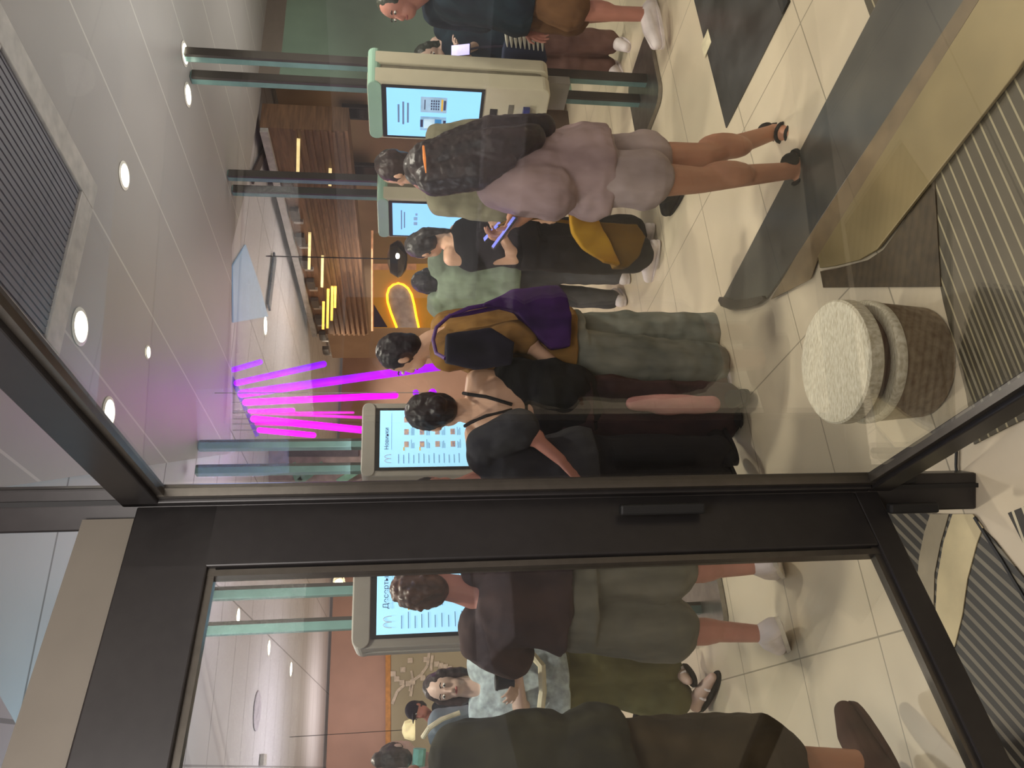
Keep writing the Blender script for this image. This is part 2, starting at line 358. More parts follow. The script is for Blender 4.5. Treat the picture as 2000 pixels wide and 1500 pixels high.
# slate inset mat near the kiosks
c0 = atz(1420, 250)
bm = BM(); prism(bm, [V((p.x, p.y, 0.0005)) for p in (c0, c0 + A * 4, c0 + A * 4 - B * 0.66, c0 - B * 0.66)], UP * 0.006)
SLATE = mat('slate', (66, 66, 66), 0.3, 0, 0.25, 5)
sm = tag(obj('slate_mat', bm, SLATE), 'dark slate entrance mat with black metal edge by the kiosks', 'mat')
bm = BM(); bar(bm, c0 - B * 0.68 + UP * 0.006, c0 - B * 0.68 + A * 4 + UP * 0.006, 0.06, 0.012); obj('edge_strip', bm, BLACK, sm)
bm = BM(); box(bm, atz(1382, 85) + UP * 0.0075, A, B, UP, 0.05, 0.05, 0.0009); tag(obj('floor_sticker', bm, mat('cream_sticker', (225, 214, 180), 0.5)), 'small cream square sticker on the dark slate mat', 'sticker')

# ================================================================= STOOL
TERR = mat('cream_terrazzo', (232, 224, 200), 0.5, 0, 0.1, 60, stretch=(1, 3, 1), bump=0.4, rgb2=(190, 178, 150))
TERR2 = mat('taupe_terrazzo', (150, 132, 104), 0.55, 0, 0.1, 40, rgb2=(120, 96, 70))
sp = aty(1626, 707, 2.2); R = 0.192; zt = sp.z
st = thing('round_stool', 'round pedestal stool with cream speckled top behind the glass', 'stool', (sp.x, sp.y, 0))
bm = BM(); lathe(bm, (sp.x, sp.y, 0), [(R - 0.006, zt - 0.05), (R, zt - 0.044), (R, zt - 0.006), (R - 0.006, zt)], 64); obj('seat_top', bm, TERR, st, smooth=True)
bm = BM(); lathe(bm, (sp.x, sp.y, 0), [(R * 0.8, zt - 0.09), (R * 0.88, zt - 0.0505)], 48); obj('neck', bm, mat('stool_neck', (96, 66, 46), 0.6), st, smooth=True)
bm = BM(); lathe(bm, (sp.x, sp.y, 0), [(R * 0.99, zt - 0.12), (R * 1.0, zt - 0.1), (R * 0.97, zt - 0.0905)], 64); obj('lower_rim', bm, TERR, st, smooth=True)
bm = BM(); lathe(bm, (sp.x, sp.y, 0), [(R * 0.9, 0.0055), (R * 0.97, zt - 0.1205)], 64); obj('body', bm, TERR2, st, smooth=True)

# ================================================================= KIOSKS
def text_mesh(name, s, size, m, parent, loc):
    cu = bpy.data.curves.new(name, 'FONT'); cu.body = s; cu.size = size; cu.extrude = 0.0004
    o = bpy.data.objects.new(name, cu); COL.objects.link(o); dg = bpy.context.evaluated_depsgraph_get(); dg.update()
    me = bpy.data.meshes.new_from_object(o.evaluated_get(dg)); bpy.data.objects.remove(o); me.materials.clear()
    me.transform(Matrix.Translation(V(loc)) @ Matrix.Rotation(PI / 2, 4, 'X')); return link(name, me, m, parent, local=True)
def kiosk(label, cx, cy, nrm, ztop, zbot, kind, capm, frontm, W=0.49, heading=None):
    rz = math.atan2(nrm.y, nrm.x) + PI / 2
    k = thing('ordering_kiosk', label, 'kiosk', (cx, cy, 0), rz, 'self-order kiosks')
    H = ztop - zbot; r = 0.05
    def shell(y0, y1, name, mt, z0=zbot, h=H, w=W, rr=r):
        b = BM(); prism(b, [V((x, y0, z)) for x, z in rrect(w, h, rr, z0)], V((0, y1 - y0, 0))); return obj(name, b, mt, k, local=True, bevel=0.008)
    shell(-0.14, -0.02, 'front_shell', frontm); shell(-0.0195, 0.0195, 'side_groove', mat('groove_dark', (120, 114, 96), 0.5), zbot + 0.03, H - 0.06, W - 0.03); shell(0.02, 0.12, 'rear_shell', frontm)
    b = BM(); prism(b, [V((x, -0.146, z)) for x, z in rrect(W, 0.085, 0.04, ztop - 0.087)], V((0, 0.29, 0))); obj('top_cap', b, capm, k, local=True, bevel=0.006)
    sw, sh = 0.385, 0.565; sz1 = ztop - 0.092; sz0 = sz1 - sh - 0.03; yf = -0.1405
    b = BM(); lbox(b, -sw / 2 - 0.018, yf - 0.006, sz0 - 0.02, sw / 2 + 0.018, yf, sz1 + 0.005); obj('screen_bezel', b, BLACK, k, local=True)
    b = BM(); lbox(b, -sw / 2, yf - 0.008, sz0, sw / 2, yf - 0.0062, sz1 - 0.022); scr = obj('screen', b, SCREEN if kind == 'pay' or kind == 'pay2' else SCREEN2, k, local=True)
    ys = yf - 0.0094; zs = sz1 - 0.022
    def q(b, x0, z0, x1, z1, e=0.0): lbox(b, -sw / 2 + x0 * sw, ys - 0.0004 - e, zs - z0 * (zs - sz0), -sw / 2 + x1 * sw, ys + 0.0004, zs - z1 * (zs - sz0))
    if kind == 'pay':
        b = BM()
        for i, (a, c) in enumerate(((.3, .68), (.26, .74), (.3, .72))): q(b, a, .115 + .05 * i, c, .135 + .05 * i)
        obj('text_line', b, INK2, scr, local=True)
        b = BM(); q(b, .15, .36, .45, .64); obj('phone_drawing', b, mat('phone_pale', (150, 196, 235), 0.5, emit=0.5), scr, local=True)
        b = BM(); q(b, .22, .36, .38, .39, .001); obj('phone_detail', b, INK, scr, local=True); b = BM(); q(b, .22, .61, .38, .64, .001); obj('phone_detail', b, INK, scr, local=True)
        b = BM(); q(b, .2, .52, .4, .59, .001); obj('phone_block', b, mat('mid_blue', (60, 150, 220), 0.5, emit=0.4), scr, local=True)
        b = BM(); q(b, .2, .4, .4, .515, .001); obj('phone_display', b, mat('pale_block', (190, 222, 248), 0.5, emit=0.6), scr, local=True)
        b = BM(); q(b, .54, .36, .86, .64); obj('terminal_drawing', b, mat('term_pale', (160, 195, 228), 0.5, emit=0.5), scr, local=True)
        b = BM(); q(b, .6, .4, .8, .41, .001); obj('terminal_line', b, INK, scr, local=True)
        b = BM()
        for i in range(4):
            for j in range(4): q(b, .6 + .055 * i, .47 + .025 * j, .635 + .055 * i, .485 + .025 * j, .001)
        obj('keypad', b, INK, scr, local=True)
        b = BM(); q(b, .58, .58, .82, .6, .001); obj('keypad_key', b, YEL, scr, local=True)
        b = BM(); q(b, .6, .605, .8, .63, .001); obj('terminal_base', b, mat('slate_blue', (80, 100, 150), 0.5), scr, local=True)
    elif kind == 'pay2':
        b = BM(); q(b, .2, .11, .8, .125); q(b, .25, .15, .75, .165); obj('text_line', b, INK2, scr, local=True)
        b = BM(); q(b, .35, .28, .45, .33); q(b, .5, .28, .6, .33); q(b, .65, .3, .72, .33); obj('icon', b, mat('faint_icon', (140, 180, 220), 0.5, emit=0.5), scr, local=True)
    else:
        b = BM()
        for i in range(13): q(b, .06, .2 + .055 * i, .2 + random.uniform(0, .06), .207 + .055 * i)
        for i in range(4):
            for j in range(3):
                for l in range(3): q(b, .32 + .23 * j, .34 + .17 * i + .014 * l, .32 + .23 * j + random.uniform(.08, .17), .345 + .17 * i + .014 * l)
        q(b, .3, .125, .95, .128); obj('menu_text', b, INK2, scr, local=True)
        if kind == 'menu_food':
            for i in range(4):
                for j in range(3):
                    b = BM(); q(b, .34 + .22 * j, .265 + .17 * i, .44 + .22 * j, .315 + .17 * i, .0006); obj('dish_picture', b, PHOTO, scr, local=True)
        else:
            b = BM(); q(b, .38, .27, .5, .33, .0006); obj('dish_picture', b, mat('lilac_photo', (150, 120, 190), 0.5, 0, 0.2, 60, emit=0.3), scr, local=True)
        b = BM(); q(b, .28, .255, .34, .268, .001); obj('price_tag', b, YEL, scr, local=True); b = BM(); q(b, .28, .43, .34, .443, .001); obj('price_tag', b, YEL, scr, local=True)
        if heading: text_mesh('screen_heading', heading, 0.036, INK, scr, (-sw / 2 + .3 * sw, ys - 0.001, zs - .095 * (zs - sz0)))
        b = BM()
        for xx in (.075, .145):
            pts = [V((-sw / 2 + (xx + .035 * (1 - math.cos(t))) * sw, ys - .001, zs - (.125 - .07 * math.sin(t) ** .8) * (zs - sz0))) for t in [PI * i / 10 for i in range(11)]]
            tube(b, pts, 0.0016, 6)
        obj('arches_mark', b, ARCHG, scr, local=True)
    # service panel under the screen
    if sz0 - 0.05 > zbot:
        b = BM(); zc = sz0 - 0.085; lbox(b, 0.0, yf - 0.004, zc - 0.025, 0.06, yf - 0.0002, zc + 0.02); obj('scanner_slot', b, BLACK, k, local=True)
        b = BM(); zc = sz0 - 0.19; lbox(b, -0.04, yf - 0.003, zc - 0.02, 0.1, yf - 0.0002, zc + 0.012); obj('receipt_slot', b, mat('slot_grey', (110, 106, 92), 0.5), k, local=True)
        b = BM(); zc = sz0 - 0.28; lbox(b, -0.08, yf - 0.03, max(zbot + .02, zc - 0.03), 0.09, yf - 0.0002, max(zbot + .05, zc + 0.01)); obj('card_reader', b, mat('card_blue', (60, 66, 130), 0.4), k, local=True)
    for sx in (-0.085, 0.085):
        b = BM(); lbox(b, sx - 0.03, 0.125, 0.0, sx + 0.03, 0.185, CZ - 0.003); p = obj('pole', b, TEAL, k, local=True, bevel=0.004)
        b = BM(); lbox(b, sx + 0.012, 0.124, 0.03, sx + 0.0305, 0.1865, CZ - 0.01); obj('pole_edge', b, POLED, p, local=True)
    b = BM(); prism(b, [V((x, z - 0.3 + 0.155, 0.004)) for x, z in rrect(0.5, 0.6, 0.1, 0)], UP * 0.024); obj('base_plate', b, METAL, k, local=True)
    b = BM(); lbox(b, -0.11, 0.06, zbot - 0.16, 0.11, 0.13, zbot + 0.1); obj('mount', b, GREYP, k, local=True)
    return k
k1 = aty(720, 183, 4.85)
kiosk('cream kiosk with phone and card terminal drawings on its screen', k1.x, k1.y, -A, k1.z, aty(1062, 190, 4.85).z, 'pay', MINT, CREAM, 0.46)
k2 = aty(738, 398, 6.0)
kiosk('mint kiosk with a nearly blank blue screen behind the long-haired woman', k2.x, k2.y, -A, k2.z, k2.z - 1.14, 'pay2', MINT, CREAM, 0.46)
k3 = aty(708, 874, 5.0)
kiosk('grey kiosk with a food picture menu screen beside the purple neon', k3.x, k3.y, -B, k3.z, k3.z - 1.14, 'menu_food', GREYP, GREYP, 0.50, 'Новинки')
k4 = aty(692, 1172, 3.82)
kiosk('grey kiosk with dessert menu screen in front of the man in brown', k4.x, k4.y, -B, k4.z, k4.z - 1.14, 'menu_dessert', GREYP, GREYP, 0.50, 'Десерты')

# ================================================================= CEILING FITTINGS
RING = mat('white_ring', (225, 222, 214), 0.4)
def downlight(p, r, label, bulb=True, power=55, disc=True):
    t = thing('downlight', label, 'ceiling light', p, 0, 'recessed ceiling downlights')
    b = BM(); n = 28
    o = ring(b, V(p) + UP * 0, X, Y, r * 1.25, r * 1.25, n); i = ring(b, V(p) - UP * 0.004, X, Y, r, r, n); i2 = ring(b, V(p) + UP * 0.002, X, Y, r, r, n)
    for k in range(n):
        b.faces.new((o[k], o[(k + 1) % n], i[(k + 1) % n], i[k])); b.faces.new((i[k], i[(k + 1) % n], i2[(k + 1) % n], i2[k]))
    obj('trim_ring', b, RING, t)
    b = BM(); vs = ring(b, V(p) - UP * 0.002, X, Y, r * 0.97, r * 0.97, n); b.faces.new(vs); obj('diffuser', b, WHITE_E, t)
def spot(p, power, ang=150, col=(1, .93, .8), r=0.08):
    l = bpy.data.lights.new('lamp', 'SPOT'); l.energy = power; l.spot_size = math.radians(ang); l.spot_blend = 1.0; l.shadow_soft_size = r; l.color = col
    o = bpy.data.objects.new('lamp', l); COL.objects.link(o); o.location = p; return o
DL_ = [((243, 343), .055, 'bright downlight in the grey ceiling, nearest the air grille'), ((157, 638), .065, 'downlight close above the dark door rail'),
       ((361, 105), .06, 'downlight next to the pole of the cream kiosk, outer one of two'), ((367, 185), .06, 'downlight touching the pole of the cream kiosk, inner of two'),
       ((213, 806), .06, 'downlight at the slanted dark door rail near its corner'), ((289, 688), .03, 'small downlight on the grey ceiling short of the purple neon')]
for (x, y), r, lb in DL_:
    downlight(atz(x, y, CZ - 0.003), r, lb)
DL2 = [((465, 1203), .06, 'downlight between the two poles of the dessert kiosk'), ((525, 1265), .07, 'middle downlight of the pale tiled ceiling'), ((568, 1307), .08, 'farthest downlight on the pale tiled ceiling'),
       ((518, 636), .09, 'downlight on the far ceiling above the yellow panel'), ((558, 30), .06, 'downlight above the green-grey wall')]
for (x, y), r, lb in DL2:
    downlight(atz(x, y, CZ + 0.052), r, lb)
# lamps doing the work
for x, y in ((-1.2, 3.3), (-2.4, 13), (-7, 13.2), (1.2, 3.2), (0.2, 4.6), (2.6, 4.4), (-2.6, 5.2), (-0.6, 7), (1.6, 6.4), (-4, 8), (-1, 10), (-5, 12), (4.5, 5.6), (3.6, 2.4), (-3.4, 3.2)):
    spot((x, y, CZ - 0.03), 108)
def area(p, tgt, sx, power, col):
    l = bpy.data.lights.new('fill_light', 'AREA'); l.shape = 'SQUARE'; l.size = sx; l.energy = power; l.color = col  # unseen floating fill light, added to brighten the ceiling and people
    o = bpy.data.objects.new('fill_light', l); COL.objects.link(o); o.location = p; o.rotation_euler = (V(tgt) - V(p)).to_track_quat('-Z', 'Y').to_euler()
area((1.6, 4.1, 1.9), (1.6, 4.1, 5), 1.2, 13, (1, .97, .95)); area((3.0, 6.0, 1.95), (3.0, 6.0, 5), 1.2, 14, (1, .95, .9)); area((-0.9, 5.6, 1.95), (-0.9, 5.6, 5), 1.2, 13, (.95, .92, 1))
spot((0.3, 15.2, CZ - .03), 260); spot((2.2, 14.6, CZ - .03), 160); spot((0.2, 11.3, CZ - .03), 170); spot((0.6, 9.2, CZ - .03), 120); area((-2.4, 3.1, 1.95), (-2.6, 3.3, 5), 1.0, 28, (.36, .8, 1)); area((-3.6, 8.0, 1.95), (-3.6, 8, 5), 1.5, 22, (.95, .9, 1)); area((0.9, 9.0, 1.95), (0.9, 9.0, 5), 1.2, 15, (1, .93, .9)); area((-5, 12, 1.95), (-5, 12.5, 4), 1.5, 26, (1, .88, .84))  # unseen spots and fills added to lighten the far walls and ceiling
area((0.0, 0.5, 2.6), (0.0, 4.5, .9), 1.2, 40, (1, .96, .92)); area((-.2, 3.0, 2.2), (-.3, 1.9, 1.5), .35, 2.2, (.3, .45, 1)); area((-.6, .3, 1.2), (-.6, .5, 3), .8, 6, (1, .85, .9))  # frontal fill added to lift the people
spot((0.3, 1.3, 2.7), 10); spot((-1.0, 0.6, 2.7), 8); spot((1.7, 1.2, CZ - .03), 22)
# air grille
def ceil_rect(pts, z):
    return [atz(x, y, z) for x, y in pts]
g = [atz(34, 280, CZ), atz(104, 392, CZ), atz(52, 505, CZ), atz(-60, 395, CZ)]
gc = (g[0] + g[1] + g[2] + g[3]) / 4
t = thing('air_grille', 'square grey air grille with pale frame in the ceiling', 'vent', gc)
gA, gB = 0.36, 0.36
b = BM()
for s in (-1, 1):
    box(b, gc + A * (s * (gA + 0.05)) - UP * 0.012, A, B, UP, 0.06, gB + 0.11, 0.01); box(b, gc + B * (s * (gB + 0.05)) - UP * 0.012, A, B, UP, gA - 0.01, 0.06, 0.01)
obj('frame', b, mat('pale_frame', (176, 172, 168), 0.4), t, bevel=0.004)
b = BM()
for i in range(24): box(b, gc - UP * 0.008 + A * (-gA + 2 * gA * (i + .5) / 24), A, B, UP, 0.011, gB - 0.011, 0.003)
obj('slat_panel', b, mat('grille_grey', (92, 92, 104), 0.5, 0, 0.05), t)
b = BM(); box(b, gc - UP * 0.002, A, B, UP, gA - .01, gB - .01, 0.001); obj('backing', b, mat('grille_back', (60, 60, 70), 0.6), t)
# round ceiling speaker, sensor, far slot, blue glowing patch
sp_ = atz(502, 1388, CZ + 0.05); t = thing('ceiling_speaker', 'round grey speaker flush in the pale tiled ceiling', 'speaker', sp_)
b = BM(); lathe(b, sp_ - UP * 0.008, [(0.15, 0), (0.16, 0.004), (0.16, 0.008)], 32); obj('grille', b, mat('spk_grey', (150, 144, 160), 0.6), t)
b = BM(); lathe(b, sp_ - UP * 0.012, [(0.165, 0.004), (0.175, 0.006), (0.175, 0.0125)], 32); obj('rim', b, mat('spk_rim', (170, 164, 176), 0.6), t)
p = atz(510, 1484, CZ + 0.05); b = BM(); box(b, p - UP * 0.02, A, B, UP, 0.05, 0.09, 0.02); tag(obj('ceiling_sensor', b, GREYP, bevel=0.008), 'small grey sensor box on the pale tiled ceiling', 'sensor')
P = [atz(454, 630, CZ + .05), atz(452, 520, CZ + .05), atz(478, 478, CZ + .05), atz(506, 560, CZ + .05), atz(522, 618, CZ + .05)]
b = BM(); prism(b, P, -UP * 0.01); tag(obj('blue_ceiling_patch', b, mat('blue_patch', (132, 160, 190), 0.5, 0, 0.05, 3, emit=0.32)), 'pale blue glowing patch on the far ceiling beside the grey step', 'ceiling panel')
P0_, P1_ = atz(533, 500, CZ + .05), atz(521, 600, CZ + .05)
b = BM(); bar(b, P0_ - UP * .02, P1_ - UP * .02, 0.12, 0.02); tag(obj('ceiling_slot', b, mat('slot_blue', (62, 76, 96), 0.5)), 'dark narrow slot diffuser in the far ceiling', 'vent')
P0_, P1_ = atz(545, 225, CZ + .05), atz(488, 350, CZ + .05)
b = BM(); bar(b, P0_ - UP * .02, P1_ - UP * .02, 0.09, 0.02); tag(obj('ceiling_slot', b, mat('slot_dark', (72, 60, 60), 0.5)), 'dark ceiling slot between the poles of the two mint kiosks', 'vent')

# ================================================================= COUNTER FASCIA
fc = thing('counter_fascia', 'brown slatted overhead fascia with white top edge above the counter', 'fascia', V((fstart.x, fstart.y, 2.05)))
zb_ = 2.12
b = BM(); prism(b, [V((fstart.x, fstart.y, zb_)), V((fend.x, fend.y, zb_)), V((fend.x, fend.y, CZ - .01)), V((fstart.x, fstart.y, CZ - .01))], A * 0.3); obj('panel', b, WOOD, fc)
b = BM(); bar(b, V((fstart.x, fstart.y, CZ - .05)) - A * .03, V((fend.x, fend.y, CZ - .05)) - A * .03, 0.05, 0.07); obj('top_edge', b, mat('white_edge', (176, 172, 168), 0.4), fc)
nlen = (fend - fstart).length
for i in range(7):
    z = zb_ + 0.06 + i * 0.07; b = BM(); a0 = V((fstart.x, fstart.y, z)) - A * .012; bar(b, a0, a0 + bdir * nlen, 0.02, 0.03)
    obj('slat', b, mat('slat_brown', (104, 76, 56), 0.35, 0, 0.1), fc)
for i in range(9):
    p = V((fstart.x, fstart.y, CZ - .16)) + bdir * (0.8 + i * 0.5) - A * 0.04; b = BM(); box(b, p, bdir, A, UP, 0.09, 0.03, 0.045); obj('bracket', b, mat('bracket_dark', (84, 78, 74), 0.5), fc)
    b = BM(); box(b, p + bdir * .14 - UP * .02, bdir, A, UP, 0.02, 0.02, 0.05); obj('clip', b, mat('clip_pale', (160, 152, 144), 0.5), fc)
SL = mat('streak_glow', (255, 190, 80), 0.5, emit=2.2); SL2 = mat('streak_glow_pale', (238, 214, 150), 0.5, emit=1.0)  # orange streaks: lamp reflections on the slats, painted as glowing bars
for i, (x, y0, y1, mm) in enumerate(((632, 590, 642, SL), (641, 565, 640, SL), (649, 560, 625, SL), (655, 560, 600, SL), (583, 272, 335, SL2), (605, 455, 525, SL2), (645, 330, 362, SL2), (630, 500, 560, SL2))):
    nA = A; p0_ = V((fstart.x, fstart.y, 0)) - A * 0.03
    p = onplane(x, y0, p0_, nA); q_ = onplane(x + (y1 - y0) * -.02, y1, p0_, nA); b = BM(); bar(b, p, q_, 0.02, 0.03)
    obj('glow_streak', b, mm, fc)
# counter below
ct = thing('service_counter', 'long brown service counter below the slatted fascia', 'counter', V((fstart.x, fstart.y, 0)))
b = BM(); prism(b, [V((fstart.x, fstart.y, 0)), V((fend.x, fend.y, 0)), V((fend.x, fend.y, 1.02)), V((fstart.x, fstart.y, 1.02))], A * 0.4); obj('front_panel', b, mat('counter_brown', (92, 74, 62), 0.5, 0, 0.1), ct)
b = BM(); prism(b, [V((fstart.x, fstart.y, 1.0205)) - A * .05, V((fend.x, fend.y, 1.0205)) - A * .05, V((fend.x, fend.y, 1.0205)) + A * .45, V((fstart.x, fstart.y, 1.0205)) + A * .45], UP * 0.04); obj('worktop', b, mat('worktop', (150, 138, 124), 0.3), ct)
wp0 = V((fstart.x, fstart.y, 0)) + A * 0.97
for x0, x1, y0, y1, lb in ((680, 738, 318, 362, 'dark menu monitor on the tan wall near the mint kiosk'), (668, 722, 205, 232, 'dark menu monitor on the tan wall behind the cream kiosk')):
    C_ = [onplane(x, y, wp0, A) for x, y in ((x0, y0), (x0, y1), (x1, y1), (x1, y0))]
    c_ = sum(C_, V()) / 4; hw = (C_[0] - C_[1]).length / 2; hh = abs(C_[0].z - C_[2].z) / 2
    t = thing('menu_monitor', lb, 'monitor', c_); b = BM(); box(b, c_, bdir, A, UP, hw, 0.025, hh); obj('casing', b, mat('monitor_dark', (52, 42, 46), 0.4), t, bevel=0.006)
    b = BM(); box(b, c_ - A * .027, bdir, A, UP, hw - .03, 0.0015, hh - .03); obj('display', b, mat('display_dark', (40, 32, 40), 0.15), t)

# ================================================================= YELLOW PANEL WITH GLOWING ARCH
YP = 8.6; 
def yp(x, y, d=0.0): return aty(x, y, YP - d)
t = thing('arch_panel', 'yellow partition panel with a glowing sideways arch on grey', 'wall sign', yp(840, 545))
t.location.z = 0
def flat(name, pts, m, par, d, th):
    b = BM(); prism(b, [yp(x, y, d) for x, y in pts], V((0, th, 0))); return obj(name, b, m, par)
YELW = mat('yellow_board', (206, 150, 42), 0.5, 0, 0.06, 3, emit=0.12)
flat('board', [(729, 640), (729, 456), (900, 456), (900, 640)], YELW, t, 0.0, 0.05)
flat('dark_corner', [(730, 639), (730, 594), (757, 639)], mat('dark_corner', (44, 34, 50), 0.5), t, 0.004, 0.003)
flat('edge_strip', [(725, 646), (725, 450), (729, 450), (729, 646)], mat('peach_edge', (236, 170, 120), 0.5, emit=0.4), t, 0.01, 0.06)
flat('cross_strip', [(729, 527), (729, 515), (813, 515), (813, 527)], mat('peach_strip', (214, 150, 100), 0.5, emit=0.15), t, 0.008, 0.006)
flat('ochre_board', [(729, 515), (729, 456), (900, 456), (900, 515)], mat('ochre_board', (150, 110, 40), 0.5, 0, 0.06, 3), t, 0.006, 0.005)
cv = [(775, 640), (764, 612), (757, 590), (756, 575), (760, 563), (768, 556), (778, 553), (788, 556), (797, 563), (804, 575), (809, 595), (813, 618), (818, 640)]
flat('grey_field', cv, mat('arch_grey', (186, 174, 162), 0.6), t, 0.012, 0.006)
flat('foot', [(900, 640), (900, 456), (1061, 456), (1061, 640)], mat('panel_foot', (80, 62, 44), 0.6), t, -0.01, 0.03)
b = BM(); tube(b, [yp(x, y, 0.02) for x, y in cv], 0.012, 8); obj('arch_tube', b, mat('arch_glow', (255, 190, 40), 0.5, 0, 0.02, emit=3.0), t)
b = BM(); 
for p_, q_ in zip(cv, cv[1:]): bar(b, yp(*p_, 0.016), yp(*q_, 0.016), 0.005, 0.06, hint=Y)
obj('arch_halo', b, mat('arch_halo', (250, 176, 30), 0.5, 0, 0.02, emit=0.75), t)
# pendant dome lamp in front
pp = aty(777, 506, 7.6); rw = 0.185
t = thing('pendant_lamp', 'dark metal dome pendant lamp in front of the yellow panel', 'pendant lamp', pp + UP * (CZ - pp.z), 0)
b = BM(); lathe(b, pp, [(rw * .3, .1), (rw * .75, .075), (rw, 0.0), (rw * .95, -.03), (rw * .6, -.08), (rw * .25, -.095)], 40); obj('lamp_shade', b, mat('dark_chrome', (70, 62, 56), 0.12, 0.95, 0.05), t, smooth=True)
b = BM(); tube(b, [pp + UP * .1, pp + UP * (CZ - pp.z)], 0.006, 8); obj('cord', b, BLACK, t)
b = BM(); ball(b, pp + V((0.0, -rw * .95, -0.0)), .03, .015, .02); obj('bulb', b, glow('bulb_glow', (255, 248, 232), 6), t)

# ================================================================= PURPLE NEON REFLECTION, BUILT AS HANGING TUBES
NY = 6.4
t = thing('neon_reflection', 'glass reflection of magenta and violet neon tubes, built hanging from a slanted rail', 'neon reflection', aty(450, 780, NY) + UP * 0.0)
tubes = [((456, 722), (508, 707), 'v', .022), ((463, 748), (632, 711), 'v', .026), ((472, 769), (857, 716), 'v', .034), ((480, 786), (772, 772), 'm', .028),
         ((488, 803), (572, 801), 'm', .018), ((490, 806), (742, 817), 'p', .012), ((496, 818), (748, 844), 'm', .030), ((507, 840), (612, 850), 'm', .024), ((560, 806), (690, 806), 'p', .010), ((500, 828), (650, 832), 'p', .012)]
MAG = mat('neon_reflection_magenta', (236, 0, 236), 0.5, 0, 0.01, emit=1.35); VIO = mat('neon_reflection_violet', (186, 0, 255), 0.5, 0, 0.01, 2.0, emit=1.3, rgb2=(120, 0, 255)); PNK = mat('neon_reflection_pink', (214, 40, 190), 0.5, 0, 0.02, emit=0.7)
for a_, c_, k_, r_ in tubes:
    b = BM(); capsule(b, aty(*a_, NY), aty(*c_, NY), r_, r_, 12); o = obj('neon_tube_reflection', b, {'m': MAG, 'v': VIO, 'p': PNK}[k_], t, smooth=True)
    p = aty(*a_, NY); b = BM(); tube(b, [p, V((p.x, p.y, CZ + .05))], 0.004, 6); obj('hanger', b, GREYP, o)
r0, r1 = aty(452, 735, NY + .04), aty(503, 852, NY + .04)
b = BM(); bar(b, r0, r1, .03, .03); obj('rail', b, mat('rail_violet', (120, 80, 190), 0.4, emit=0.15), t)
pl = bpy.data.lights.new('neon_reflection_glow', 'POINT'); pl.energy = 5; pl.color = (.85, .05, 1); pl.shadow_soft_size = .2; plo = bpy.data.objects.new('neon_reflection_glow', pl); COL.objects.link(plo); plo.location = aty(640, 780, NY - .25)
for (x, y), rr, lb in (((812, 767), .012, 'small violet dot lamp left of the dark hair bun, upper one'), ((845, 767), .015, 'larger violet dot lamp beside the dark hair bun, lower one')):
    p = aty(x, y, 5.9 if x < 820 else 5.6); b = BM(); ball(b, p, rr * 2, rr * 2, rr * 2); o = thing('dot_lamp', lb, 'lamp', p); obj('globe', b, VIO, o, smooth=True)
    b = BM(); tube(b, [p, V((p.x, p.y, CZ + .05))], .003, 6); obj('cord', b, GREYP, o)

# mint zigzag wall decoration
WD = 8.0
t = thing('wall_zigzag', 'mint green zigzag bars behind the food menu kiosk pole', 'wall decoration', aty(700, 915, WD))
zz = [((570, 905), (585, 940)), ((585, 940), (632, 906)), ((660, 942), (705, 915))]
for p_, q_ in zz:
    b = BM(); bar(b, aty(*p_, WD), aty(*q_, WD), .07, .05, hint=Y); obj('bar', b, mat('mint_bar', (110, 158, 132), 0.5), t)
b = BM(); prism(b, [aty(x, y, WD + .05) for x, y in ((560, 860), (560, 960), (760, 960), (760, 860))], V((0, .03, 0))); obj('backing', b, mat('taupe_backing', (152, 134, 126), 0.6), t)
b = BM(); prism(b, [aty(x, y, WD + .03) for x, y in ((562, 874), (562, 892), (700, 892), (700, 874))], V((0, .015, 0))); obj('dark_band', b, mat('dark_band', (76, 68, 72), 0.6), t)
b = BM(); lbox(b, aty(760, 960, WD).x, WD + .08, 0, aty(760, 860, WD).x, WD + .11, 3); 
obj('stand_board', b, mat('taupe_backing', (152, 134, 126), 0.6), t)

# lit sign and lattice lamp near the corner post
SY = 9.0
t = thing('lit_sign', 'bright white rectangular light box beside the door stile', 'light box', aty(680, 1100, SY))
b = BM(); prism(b, [aty(x, y, SY) for x, y in ((651, 1104), (651, 1120), (699, 1120), (699, 1104))], V((0, .05, 0))); obj('face', b, glow('sign_white', (255, 244, 226), 3), t)
b = BM(); prism(b, [aty(x, y, SY + .06) for x, y in ((649, 1060), (649, 1122), (701, 1122), (701, 1060))], V((0, .04, 0))); obj('casing', b, GREYP, t)
b = BM(); tube(b, [aty(651, 1110, SY + .07), aty(651, 1110, SY + .07) * 1 + UP * (CZ + .05 - aty(651, 1110, SY + .07).z)], .008, 8); obj('hanger', b, GREYP, t)
p = aty(662, 1141, 8.6); t = thing('basket_lamp', 'glowing lattice basket lamp hanging under the white light box', 'pendant lamp', p)
b = BM(); ball(b, p, .06, .06, .05); obj('bulb', b, glow('basket_bulb', (255, 236, 190), 4), t)
for i in range(10):
    a_ = 2 * PI * i / 10; b = BM(); tube(b, [p + V((.115 * math.cos(a_) * math.sin(s_), .115 * math.sin(a_) * math.sin(s_), .065 * math.cos(s_))) for s_ in [PI * j / 8 for j in range(1, 8)]], .006, 6); obj('rib', b, mat('rib_cream', (240, 226, 190), 0.5, emit=0.8), t)
b = BM(); tube(b, [p + UP * .06, V((p.x, p.y, CZ + .05))], .004, 6); obj('cord', b, GREYP, t)
p = aty(798, 1425, 9.5); t = thing('pendant_lamp', 'small cream shade pendant lamp near the mural', 'pendant lamp', p)
b = BM(); lathe(b, p - UP * .08, [(.12, 0), (.13, .03), (.1, .13), (.03, .16)], 24); obj('lamp_shade', b, mat('cream_shade', (240, 226, 176), 0.5, emit=0.5), t, smooth=True)
